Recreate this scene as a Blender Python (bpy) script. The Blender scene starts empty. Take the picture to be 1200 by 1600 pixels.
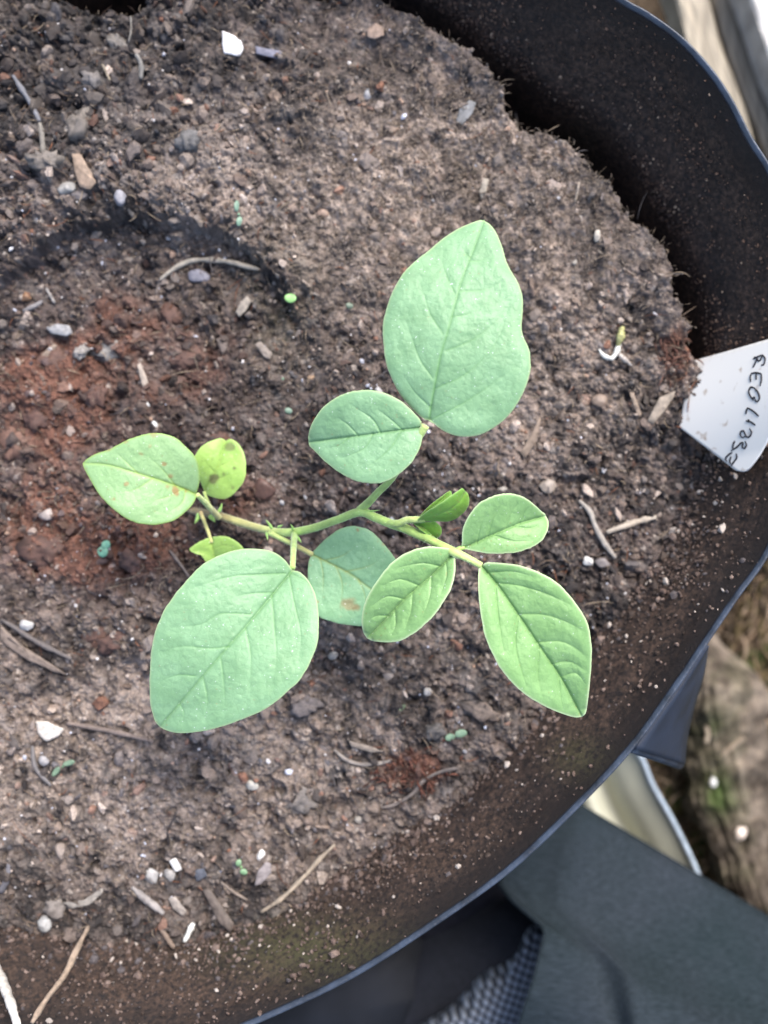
import bpy, bmesh, math, random
import numpy as np
from mathutils import Vector

random.seed(11)
rng = np.random.default_rng(11)
scene = bpy.context.scene
C = scene.collection
R = math.radians

# ------------------------------------------------------------------ camera
H = 0.36            # camera height above the potting soil (m)
F = 1800.0          # focal length in photograph pixels (1200 wide)
cam_d = bpy.data.cameras.new('camera')
cam_d.sensor_fit = 'VERTICAL'
cam_d.sensor_height = 36.0
cam_d.lens = 36.0 * F / 1600.0
cam_d.clip_start = 0.01
cam_d.clip_end = 50
cam_d.dof.use_dof = True
cam_d.dof.focus_distance = H - 0.058
cam_d.dof.aperture_fstop = cam_d.lens / 4.3
cam = bpy.data.objects.new('camera', cam_d)
cam.location = (0, 0, H)
C.objects.link(cam)
scene.camera = cam

# ------------------------------------------------------------------ light
SUN_EL, SUN_AZ = R(52), R(28)      # azimuth measured from +Y (top of the picture) towards +X
world = bpy.data.worlds.new('World')
scene.world = world
world.use_nodes = True
wn = world.node_tree.nodes
wl = world.node_tree.links
wn.clear()
sky = wn.new('ShaderNodeTexSky')
sky.sky_type = 'NISHITA'
sky.sun_disc = False
sky.sun_elevation = SUN_EL
sky.sun_rotation = SUN_AZ
sky.air_density = 1.0
sky.dust_density = 3.0
sky.ozone_density = 1.0
bg = wn.new('ShaderNodeBackground')
bg.inputs['Strength'].default_value = 0.15
wo = wn.new('ShaderNodeOutputWorld')
wl.new(sky.outputs[0], bg.inputs['Color'])
wl.new(bg.outputs[0], wo.inputs['Surface'])
sd = bpy.data.lights.new('sun', 'SUN')
sd.energy = 1.7
sd.angle = R(28)
sd.color = (1.0, 0.965, 0.92)
sun = bpy.data.objects.new('sun', sd)
sdir = Vector((math.sin(SUN_AZ) * math.cos(SUN_EL), math.cos(SUN_AZ) * math.cos(SUN_EL), math.sin(SUN_EL)))
sun.rotation_euler = sdir.to_track_quat('Z', 'Y').to_euler()
sun.location = sdir * 3
C.objects.link(sun)
vs = scene.view_settings
vs.view_transform = 'Standard'
vs.look = 'None'
vs.gamma = 1
vs.exposure = 1.5
vs.use_curve_mapping = False

# ------------------------------------------------------------------ helpers
def ppm(z):
    return F / (H - z)

def W(px, py, z):
    """a point of the place that the photograph shows at (px, py), lying at height z"""
    s = (H - z) / F
    return ((px - 600) * s, (800 - py) * s, z)

def Wn(px, py, z):
    s = (H - z) / F
    return np.stack([(px - 600) * s, (800 - py) * s, z], -1)

LAT = [rng.random((256, 256)) for _ in range(6)]
def vnoise(x, y, k=0):
    L = LAT[k % 6]
    xi = np.floor(x).astype(int); yi = np.floor(y).astype(int)
    fx = x - xi; fy = y - yi
    fx = fx * fx * (3 - 2 * fx); fy = fy * fy * (3 - 2 * fy)
    a = L[xi % 256, yi % 256]; b = L[(xi + 1) % 256, yi % 256]
    c = L[xi % 256, (yi + 1) % 256]; d = L[(xi + 1) % 256, (yi + 1) % 256]
    return (a * (1 - fx) + b * fx) * (1 - fy) + (c * (1 - fx) + d * fx) * fy

def fbm(x, y, s, o=4, k=0, g=0.5):
    t = 0; a = 1; n = 0
    for i in range(o):
        t = t + a * vnoise(x / s + 17.3 * i, y / s - 9.1 * i, k + i); n += a
        a *= g; s *= 0.5
    return t / n

CJ = rng.random((128, 128, 4))
def cells(x, y, s, k=0):
    """rounded crumbs packed on a jittered grid: height (0..1) and an id colour value per crumb"""
    gx = x / s + 37 * k; gy = y / s + 11 * k
    xi = np.floor(gx).astype(int); yi = np.floor(gy).astype(int)
    best = np.full(np.shape(x), -1.0); idv = np.zeros(np.shape(x))
    for dx in (-1, 0, 1):
        for dy in (-1, 0, 1):
            J = CJ[(xi + dx + 31 * k) % 128, (yi + dy + 17 * k) % 128]
            px = xi + dx + J[..., 0]; py = yi + dy + J[..., 1]
            r = 0.35 + 0.65 * J[..., 2]
            d2 = ((gx - px) ** 2 + (gy - py) ** 2) / (r * r)
            hgt = r * np.sqrt(np.clip(1 - d2, 0, 1))
            m = hgt > best
            best = np.where(m, hgt, best); idv = np.where(m, J[..., 3], idv)
    return np.clip(best, 0, 1), idv

def sstep(a, b, x):
    t = np.clip((x - a) / (b - a), 0, 1)
    return t * t * (3 - 2 * t)

def polyline(pts, n, closed=False, smooth=True):
    """resample a polyline to n points by arc length, with Catmull-Rom smoothing"""
    P = np.array(pts, float)
    if smooth and len(P) > 2:
        Q = []
        m = len(P)
        rngi = range(m) if closed else range(m - 1)
        for i in rngi:
            p0 = P[(i - 1) % m] if closed or i > 0 else P[0] * 2 - P[1]
            p1 = P[i]; p2 = P[(i + 1) % m]
            p3 = P[(i + 2) % m] if closed or i + 2 < m else P[-1] * 2 - P[-2]
            for t in np.linspace(0, 1, 9)[:-1]:
                Q.append(0.5 * ((2 * p1) + (-p0 + p2) * t + (2 * p0 - 5 * p1 + 4 * p2 - p3) * t * t + (-p0 + 3 * p1 - 3 * p2 + p3) * t ** 3))
        if not closed: Q.append(P[-1])
        P = np.array(Q)
    if closed: P = np.vstack([P, P[:1]])
    d = np.concatenate([[0], np.cumsum(np.linalg.norm(np.diff(P, axis=0), axis=1))])
    t = np.linspace(0, d[-1], n + 1)[:-1] if closed else np.linspace(0, d[-1], n)
    return np.stack([np.interp(t, d, P[:, i]) for i in range(P.shape[1])], -1)

def seg_dist(x, y, pts):
    """distance of every point to a polyline"""
    best = np.full(np.shape(x), 1e9)
    for (ax, ay), (bx, by) in zip(pts[:-1], pts[1:]):
        dx, dy = bx - ax, by - ay
        L = dx * dx + dy * dy + 1e-9
        t = np.clip(((x - ax) * dx + (y - ay) * dy) / L, 0, 1)
        best = np.minimum(best, np.hypot(x - ax - t * dx, y - ay - t * dy))
    return best

def inside(x, y, poly):
    c = np.zeros(np.shape(x), bool)
    n = len(poly)
    for i in range(n):
        x1, y1 = poly[i]; x2, y2 = poly[(i + 1) % n]
        if y1 == y2: continue
        m = ((y1 > y) != (y2 > y)) & (x < (x2 - x1) * (y - y1) / (y2 - y1) + x1)
        c ^= m
    return c

def mesh_obj(name, verts, faces, mat, parent=None, col=None, smooth=True, attrs=None, up=False):
    """faces: (n,k) array or list; col: per-vertex rgb"""
    me = bpy.data.meshes.new(name)
    verts = np.asarray(verts, np.float32)
    if isinstance(faces, np.ndarray) and up:
        a_ = verts[faces[:, 0]]; b_ = verts[faces[:, 1]]; c_ = verts[faces[:, 2]]
        if np.cross(b_ - a_, c_ - a_)[:, 2].sum() < 0: faces = faces[:, ::-1]
    if isinstance(faces, np.ndarray):
        k = faces.shape[1]; nf = len(faces)
        me.vertices.add(len(verts)); me.vertices.foreach_set('co', verts.ravel())
        me.loops.add(nf * k); me.loops.foreach_set('vertex_index', faces.astype(np.int32).ravel())
        me.polygons.add(nf)
        me.polygons.foreach_set('loop_start', np.arange(0, nf * k, k, dtype=np.int32))
        me.update(calc_edges=True)
        me.validate()
    else:
        me.from_pydata(verts.tolist(), [], faces)
    me.polygons.foreach_set('use_smooth', np.full(len(me.polygons), smooth))
    if col is not None:
        a = me.color_attributes.new('col', 'FLOAT_COLOR', 'POINT')
        c4 = np.ones((len(verts), 4), np.float32); c4[:, :3] = col
        a.data.foreach_set('color', c4.ravel())
    for nm, v in (attrs or {}).items():
        a = me.attributes.new(nm, 'FLOAT', 'POINT')
        a.data.foreach_set('value', np.asarray(v, np.float32).ravel())
    me.update()
    if mat: me.materials.append(mat)
    o = bpy.data.objects.new(name, me)
    C.objects.link(o)
    if parent:
        o.parent = parent
        o.matrix_parent_inverse = parent.matrix_basis.inverted()
    return o

def grid_faces(n, m, closed=False):
    i, j = np.meshgrid(np.arange(n if closed else n - 1), np.arange(m - 1), indexing='ij')
    i2 = (i + 1) % n
    return np.stack([i * m + j, i * m + j + 1, i2 * m + j + 1, i2 * m + j], -1).reshape(-1, 4)

def tag(o, label=None, cat=None, group=None, kind=None):
    if label: o['label'] = label
    if cat: o['category'] = cat
    if group: o['group'] = group
    if kind: o['kind'] = kind
    return o

def empty(name, loc, label, cat, group=None):
    o = bpy.data.objects.new(name, None)
    o.location = loc; o.empty_display_size = 0.01
    C.objects.link(o)
    return tag(o, label, cat, group)

def add_solidify(o, t, off=-1):
    m = o.modifiers.new('thickness', 'SOLIDIFY'); m.thickness = t; m.offset = off
    return o

# ---- materials
def new_mat(name):
    m = bpy.data.materials.new(name); m.use_nodes = True
    n = m.node_tree.nodes; l = m.node_tree.links
    return m, n, l, n['Principled BSDF']

def simple(name, color=None, rough=0.7, spec=0.4, bump=0.0, bscale=1500, var=0.25, vscale=400, attr=False, bdist=0.0003, sheen=0, stretch=None):
    """colour (or the vertex colours), broken up by procedural noise, with a fine bump"""
    m, n, l, p = new_mat(name)
    tc = n.new('ShaderNodeTexCoord')
    src = tc.outputs['Object']
    if stretch:
        mp = n.new('ShaderNodeMapping'); mp.inputs['Scale'].default_value = stretch[0]; mp.inputs['Rotation'].default_value = stretch[1]
        l.new(src, mp.inputs[0]); src = mp.outputs[0]
    nz = n.new('ShaderNodeTexNoise'); nz.inputs['Scale'].default_value = vscale; nz.inputs['Detail'].default_value = 5
    l.new(src, nz.inputs['Vector'])
    mr = n.new('ShaderNodeMapRange'); mr.inputs['From Min'].default_value = 0.3; mr.inputs['From Max'].default_value = 0.7
    mr.inputs['To Min'].default_value = 1 - var; mr.inputs['To Max'].default_value = 1 + var
    l.new(nz.outputs['Fac'], mr.inputs['Value'])
    mx = n.new('ShaderNodeVectorMath'); mx.operation = 'SCALE'
    if attr:
        at = n.new('ShaderNodeAttribute'); at.attribute_name = 'col'
        l.new(at.outputs['Color'], mx.inputs[0])
    else:
        mx.inputs[0].default_value = color
    l.new(mr.outputs[0], mx.inputs['Scale'])
    l.new(mx.outputs[0], p.inputs['Base Color'])
    p.inputs['Roughness'].default_value = rough
    p.inputs['Specular IOR Level'].default_value = spec
    if sheen:
        p.inputs['Sheen Weight'].default_value = sheen
    if bump:
        b2 = n.new('ShaderNodeTexNoise'); b2.inputs['Scale'].default_value = bscale; b2.inputs['Detail'].default_value = 4
        l.new(src, b2.inputs['Vector'])
        bp = n.new('ShaderNodeBump'); bp.inputs['Strength'].default_value = bump; bp.inputs['Distance'].default_value = bdist
        l.new(b2.outputs['Fac'], bp.inputs['Height']); l.new(bp.outputs[0], p.inputs['Normal'])
    return m

M_soil = simple('soil', rough=0.85, spec=0.45, bump=0.8, bscale=2600, var=0.35, vscale=1500, attr=True)
M_crumb = simple('crumb', rough=0.75, spec=0.5, bump=0.6, bscale=3000, var=0.3, vscale=1600, attr=True)
M_fibre = simple('fibre', rough=0.7, spec=0.3, var=0.25, vscale=500, attr=True)
M_debris = simple('debris', rough=0.7, spec=0.4, bump=0.5, bscale=1400, var=0.3, vscale=600, attr=True)
M_stone = simple('pale stone', rough=0.55, spec=0.5, bump=0.5, bscale=1800, var=0.22, vscale=700, attr=True)
M_ground = simple('ground', rough=0.9, spec=0.2, bump=0.6, bscale=700, var=0.35, vscale=250, attr=True, bdist=0.001)

# ================================================================== THE POT
RIM = [(970, 0), (1008, 22), (1062, 62), (1108, 112), (1140, 160), (1168, 215), (1203, 272), (1235, 350), (1262, 450), (1268, 560), (1258, 680),
       (1232, 780), (1196, 868), (1150, 932), (1100, 1005), (1050, 1078), (985, 1166), (905, 1252), (800, 1352), (700, 1426), (560, 1518), (440, 1578),
       (340, 1618), (230, 1640), (50, 1640), (-150, 1580), (-350, 1440), (-500, 1230), (-590, 980), (-620, 700), (-590, 420), (-480, 150),
       (-320, -60), (-100, -220), (150, -310), (420, -320), (680, -220), (860, -80)]
ZR = 0.036
NR = 720
rim_px = polyline(RIM, NR, closed=True)
rim_xy = Wn(rim_px[:, 0], rim_px[:, 1], np.full(NR, ZR))[:, :2]
PC = rim_xy.mean(0)

def wall_xy(z, out=0.0):
    """pot wall outline at height z, moved outwards by 'out' metres"""
    v = rim_xy - PC
    L = np.linalg.norm(v, axis=1, keepdims=True)
    dz = ZR - z
    inw = np.where(dz < 0.036, dz * 0.47, 0.036 * 0.47 + (dz - 0.036) * 0.16)
    return PC + v / L * (L - inw + out)

# inner wall with dents, rolled rim, outer wall, base
prof = []
TH = 0.0015
for z in np.linspace(-0.19, 0.0, 12)[:-1]: prof.append((z, 0.0))
for z in np.linspace(0.0, ZR - 0.0012, 26): prof.append((z, 0.0))
for a in np.linspace(0, math.pi, 9): prof.append((ZR - 0.0012 + 0.0013 * math.sin(a), TH / 2 - TH / 2 * math.cos(a)))
for z in (0.03, 0.02, 0.01, 0.0, -0.02, -0.05, -0.1, -0.15, -0.195): prof.append((z, TH))
V = np.zeros((NR, len(prof), 3))
ang = np.linspace(0, 2 * math.pi, NR, endpoint=False)
for k, (z, o) in enumerate(prof):
    zz = min(z, ZR)
    wob = 0.0009 * (fbm(ang * 9 + 3, np.full(NR, z * 120 + 50.), 1.0, 3) - 0.5) * 2
    xy = wall_xy(zz, o)
    n_ = (rim_xy - PC) / np.linalg.norm(rim_xy - PC, axis=1, keepdims=True)
    V[:, k, :2] = xy + n_ * wob[:, None] * sstep(ZR, ZR - 0.01, z)
    V[:, k, 2] = z + 0.0006 * np.sin(ang * 5)
pot_v = V.reshape(-1, 3)
pf = grid_faces(NR, len(prof), closed=True)

m, n, l, p = new_mat('black pot plastic')
tc = n.new('ShaderNodeTexCoord')
def noise(scale, det=6, rough=0.6):
    z_ = n.new('ShaderNodeTexNoise'); z_.inputs['Scale'].default_value = scale; z_.inputs['Detail'].default_value = det; z_.inputs['Roughness'].default_value = rough
    l.new(tc.outputs['Object'], z_.inputs['Vector']); return z_
def ramp(src, a, b, ca, cb):
    r_ = n.new('ShaderNodeValToRGB'); r_.color_ramp.elements[0].position = a; r_.color_ramp.elements[1].position = b
    r_.color_ramp.elements[0].color = (*ca, 1); r_.color_ramp.elements[1].color = (*cb, 1); l.new(src, r_.inputs[0]); return r_
dirtA = ramp(noise(700).outputs['Fac'], 0.36, 0.56, (0, 0, 0), (1, 1, 1))
dirtB = ramp(noise(38, 8, 0.75).outputs['Fac'], 0.36, 0.54, (0.35, 0.33, 0.3), (1, 1, 1))
dcol = ramp(noise(600, 6, 0.7).outputs['Fac'], 0.35, 0.68, (0.011, 0.0072, 0.0052), (0.088, 0.054, 0.038))
at = n.new('ShaderNodeAttribute'); at.attribute_name = 'dirt'
mul = n.new('ShaderNodeMath'); mul.operation = 'MULTIPLY'; l.new(dirtA.outputs[0], mul.inputs[0]); l.new(dirtB.outputs[0], mul.inputs[1])
mul2 = n.new('ShaderNodeMath'); mul2.operation = 'MULTIPLY'; l.new(mul.outputs[0], mul2.inputs[0]); l.new(at.outputs['Fac'], mul2.inputs[1])
mx = n.new('ShaderNodeMix'); mx.data_type = 'RGBA'
l.new(mul2.outputs[0], mx.inputs['Factor']); mx.inputs['A'].default_value = (0.0085, 0.0065, 0.0065, 1); l.new(dcol.outputs[0], mx.inputs['B'])
aa = n.new('ShaderNodeAttribute'); aa.attribute_name = 'algae'
am = n.new('ShaderNodeMath'); am.operation = 'MULTIPLY'; l.new(aa.outputs['Fac'], am.inputs[0]); l.new(dirtA.outputs[0], am.inputs[1])
am2 = n.new('ShaderNodeMath'); am2.operation = 'MULTIPLY'; l.new(am.outputs[0], am2.inputs[0]); am2.inputs[1].default_value = 0.75
mg = n.new('ShaderNodeMix'); mg.data_type = 'RGBA'; l.new(am2.outputs[0], mg.inputs['Factor']); l.new(mx.outputs['Result'], mg.inputs['A']); mg.inputs['B'].default_value = (0.045, 0.045, 0.018, 1)
l.new(mg.outputs['Result'], p.inputs['Base Color'])
p.inputs['Specular IOR Level'].default_value = 0.3
rr = n.new('ShaderNodeMapRange'); rr.inputs['To Min'].default_value = 0.62; rr.inputs['To Max'].default_value = 0.85
l.new(mul2.outputs[0], rr.inputs['Value']); l.new(rr.outputs[0], p.inputs['Roughness'])
bp = n.new('ShaderNodeBump'); bp.inputs['Strength'].default_value = 0.7; bp.inputs['Distance'].default_value = 0.0004
l.new(noise(1100).outputs['Fac'], bp.inputs['Height']); l.new(bp.outputs[0], p.inputs['Normal'])
M_pot = m

pot = empty('plant_pot', (PC[0], PC[1], -0.2), 'large round black plastic pot, dirty inside, holding the soil and the seedling', 'plant pot')
kin = [k for k in range(len(prof)) if k <= 36]
def sub_band(k0, k1):
    idx = np.arange(k0, k1 + 1)
    return V[:, idx].reshape(-1, 3), grid_faces(NR, len(idx), closed=True), np.tile(idx, NR)
kr0 = 11 + 26 - 1
v_, f_, ii = sub_band(0, kr0)
wob_ = fbm(v_[:, 0] * 5000, v_[:, 1] * 5000, 160, 3, 2)
dv = sstep(ZR + 0.001, ZR - 0.006 - 0.024 * wob_, v_[:, 2]) * (0.75 + 0.5 * wob_)
wpx_ = v_[:, 0] * F / (H - v_[:, 2]) + 600; wpy_ = 800 - v_[:, 1] * F / (H - v_[:, 2])
alg = np.exp(-((wpx_ - 470) / 130) ** 2 - ((wpy_ - 1480) / 46) ** 2) + .7 * np.exp(-((wpx_ - 900) / 40) ** 2 - ((wpy_ - 1180) / 30) ** 2) + .6 * np.exp(-((wpx_ - 905) / 30) ** 2 - ((wpy_ - 270) / 60) ** 2)
mesh_obj('inner_wall', v_, f_, M_pot, pot, attrs={'dirt': np.clip(dv * (1 + .5 * ((v_[:, 0] > 0) & (v_[:, 1] > 0.02))), 0, 1), 'algae': alg})
v_, f_, ii = sub_band(kr0, kr0 + 9)
M_rim = simple('sky tinted rim plastic', (0.020, 0.028, 0.044), 0.42, 0.5, 0.6, 900, 0.6, 160)  # blue-grey sky reflection on the rim put into its base colour
mesh_obj('rim', v_, f_, M_rim, pot)
v_, f_, ii = sub_band(kr0 + 9, len(prof) - 1)
mesh_obj('outer_wall', v_, f_, M_pot, pot, attrs={'dirt': np.full(len(v_), 0.15)})
bt = wall_xy(-0.19)
bv = np.vstack([np.c_[bt, np.full(NR, -0.19)], [[PC[0], PC[1], -0.19]]])
mesh_obj('base', bv, np.array([[i, (i + 1) % NR, NR] for i in range(NR)]), M_pot, pot, attrs={'dirt': np.ones(NR + 1)})
# plastic flap that hangs outwards from the rim at the lower right
A = polyline([(1099, 1004), (1075, 1040), (1050, 1078), (1018, 1121), (986, 1166)], 24)
B = polyline([(1098, 1010), (1092, 1050), (1078, 1098), (1066, 1150), (1062, 1192)], 24)
fl = []
for a, b in zip(A, B):
    for t in np.linspace(0, 1, 8):
        q = a * (1 - t) + b * t
        fl.append(W(q[0], q[1], ZR - 0.003 - 0.03 * t ** 1.3))
M_flap = simple('blue black plastic', (0.008, 0.013, 0.026), 0.6, 0.5, 0.3, 500, 0.4, 90)
o = mesh_obj('flap', np.array(fl), grid_faces(24, 8), M_flap, pot); add_solidify(o, 0.0018)
o['label'] = 'blue-black plastic flap outside the rim'
E = polyline([(986, 1168), (1022, 1180), (1062, 1194)], 14)

def tube(pts, rad, seg=8, jitter=0.0, taper_end=True):
    """pts (n,3), rad scalar or (n,) -> verts, quad faces"""
    P = np.asarray(pts, float); n_ = len(P)
    r = np.full(n_, rad) if np.isscalar(rad) else np.asarray(rad, float)
    T = np.gradient(P, axis=0); T /= np.linalg.norm(T, axis=1, keepdims=True) + 1e-12
    up = np.array([0.0, 0.0, 1.0]); A_ = np.cross(T, up)
    bad = np.linalg.norm(A_, axis=1) < 0.05
    A_[bad] = np.cross(T[bad], [0, 1.0, 0.1])
    A_ /= np.linalg.norm(A_, axis=1, keepdims=True); B_ = np.cross(T, A_)
    th = np.linspace(0, 2 * math.pi, seg, endpoint=False)
    ring = (np.cos(th)[None, :, None] * A_[:, None] + np.sin(th)[None, :, None] * B_[:, None])
    rr_ = r[:, None] * (1 + jitter * (rng.random((n_, seg)) - 0.5))
    v = P[:, None] + ring * rr_[..., None]
    v = v.reshape(-1, 3)
    f = []
    for i in range(n_ - 1):
        for j in range(seg):
            j2 = (j + 1) % seg
            f.append((i * seg + j, i * seg + j2, (i + 1) * seg + j2, (i + 1) * seg + j))
    f.append(tuple(range(seg))[::-1]); f.append(tuple(range((n_ - 1) * seg, n_ * seg)))
    return v, f

def join(parts):
    vs_, fs_ = [], []; off = 0
    for v, f in parts:
        vs_.append(np.asarray(v)); fs_ += [tuple(int(a) + off for a in q) for q in f]; off += len(v)
    return np.vstack(vs_), fs_

ep = [W(x, y, ZR - 0.004 - 0.03 * t ** 1.3) for (x, y), t in zip(E, np.linspace(0, 1, 14))]
v, f = tube(ep, 0.0016, 8)
mesh_obj('flap_edge', v, f, M_rim, o)

# ================================================================== THE SOIL
CLIFF = [(-900, -380), (-300, -120), (-60, -40), (40, -12), (95, 6), (150, 22), (205, 26), (232, 0), (300, -26), (420, -22), (520, -10), (600, -2), (640, 24), (690, 50), (728, 72), (760, 96),
         (792, 128), (800, 165), (838, 205), (862, 196), (892, 222), (925, 245), (955, 275), (988, 318), (992, 344), (1020, 352), (1036, 385), (1048, 408), (1050, 440), (1075, 500), (1085, 545), (1120, 600), (1350, 640)]
CL = np.array(CLIFF, float)
cliff_poly = [tuple(p) for p in CL] + [(2500, 640), (2500, -2500), (-2500, -2500), (-2500, -380)]
def cliff_d(x, y):
    """signed distance to the broken edge; negative = out in the gap"""
    wx = x + 16 * (fbm(x, y, 30, 4, 1, 0.65) - 0.5) * 2; wy = y + 16 * (fbm(x + 300, y + 90, 30, 4, 2, 0.65) - 0.5) * 2
    d = seg_dist(wx, wy, CLIFF)
    return np.where(inside(wx, wy, cliff_poly), -d, d) - 13 * sstep(620, 760, x)

RING = [(-40, 470), (30, 405), (100, 362), (190, 338), (280, 340), (350, 362), (405, 400), (445, 455), (480, 520), (512, 575), (540, 640)]
ring_poly = RING + [(520, 760), (430, 860), (300, 935), (120, 960), (-60, 930), (-300, 800), (-300, 470)]
def soil_h(x, y, detail=True):
    """height (m) of the soil surface at the photograph position (x, y) measured at z = 0"""
    h = 0.006 * (fbm(x, y, 260, 3, 0) - 0.5) * 2
    # hollow left by a round pot, with its steep upper lip
    dr = seg_dist(x, y, RING); ins = inside(x, y, ring_poly)
    sd_ = np.where(ins, dr, -dr)
    dall = seg_dist(x, y, ring_poly + [ring_poly[0]])
    bowl = np.where(ins, np.clip(dall / 40, 0, 1), 0)
    wob = (fbm(x, y, 26, 3, 3) - 0.5) * 10
    wob2 = (fbm(x + 40, y, 15, 3, 1, .6) - 0.5) * 16
    h = h - (1 - sstep(430, 600, y) * sstep(250, 450, x)) * (0.0064 * sstep(-2, 12, sd_ + wob + wob2) + 0.0034 * sstep(4, 75, sd_ + wob)) * np.where(ins, np.exp(-dr / 260), 0) - 0.002 * bowl * 0
    h = h + 0.003 * np.exp(-((sd_ + 25) / 30) ** 2)
    # crumbly heap at upper left
    h = h + 0.004 * sstep(330, 60, np.hypot(x - 130, (y - 170)))
    # soil slopes up the wall on the lower right and bottom
    cd = cliff_d(x, y) + (9 * (fbm(x, y, 7, 3, 4, .7) - .5) if detail else 0)
    if detail:
        rough = 0.5 + 0.9 * fbm(x, y, 90, 2, 4)
        rough = rough * (1 - 0.35 * sstep(380, 620, x) * sstep(560, 420, y))
        c1, i1 = cells(x + 14 * fbm(x, y, 11, 3, 2), y + 14 * fbm(y, x, 11, 3, 3), 20, 0)
        c2, i2 = cells(x + 7 * fbm(x, y, 6, 2, 1), y + 7 * fbm(y, x, 6, 2, 4), 9.0, 1)
        c3, i3 = cells(x, y, 4.6, 2)
        big = sstep(0.45, 0.62, fbm(x, y, 60, 3, 5))
        h = h + rough * (0.0024 * c1 * (0.15 + 0.85 * big) + 0.0013 * c2 + 0.0008 * c3)
        h = h + 0.0034 * (fbm(x, y, 44, 5, 2, 0.62) - 0.5) * 2
        pit = sstep(0.60, 0.74, fbm(x + 900, y + 100, 34, 4, 3, 0.6))
        h = h - 0.0026 * pit * (1 - 0.7 * sstep(380, 620, x) * sstep(560, 420, y))
    h = h + 0.0025 * sstep(60, 5, cd) * sstep(500, 640, x)
    drop = sstep(3, -16, cd)
    h = h - 0.05 * drop + drop * 0.012 * (fbm(x, y, 22, 4, 1) - 0.5)
    if detail:
        return h, i1, i2, i3, c1, c2, cd
    return h

fx0, fx1, fy0, fy1, st = -70, 1290, -70, 1700, 1.45
xs = np.concatenate([np.arange(-700, fx0, 5), np.arange(fx0, fx1, st), np.arange(fx1, 1420, 14)])
ys = np.concatenate([np.arange(-450, fy0, 5), np.arange(fy0, fy1, st), np.arange(fy1, 1800, 14)])
X, Y = np.meshgrid(xs, ys, indexing='ij')
h, i1, i2, i3, c1, c2, cd = soil_h(X, Y)
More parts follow.
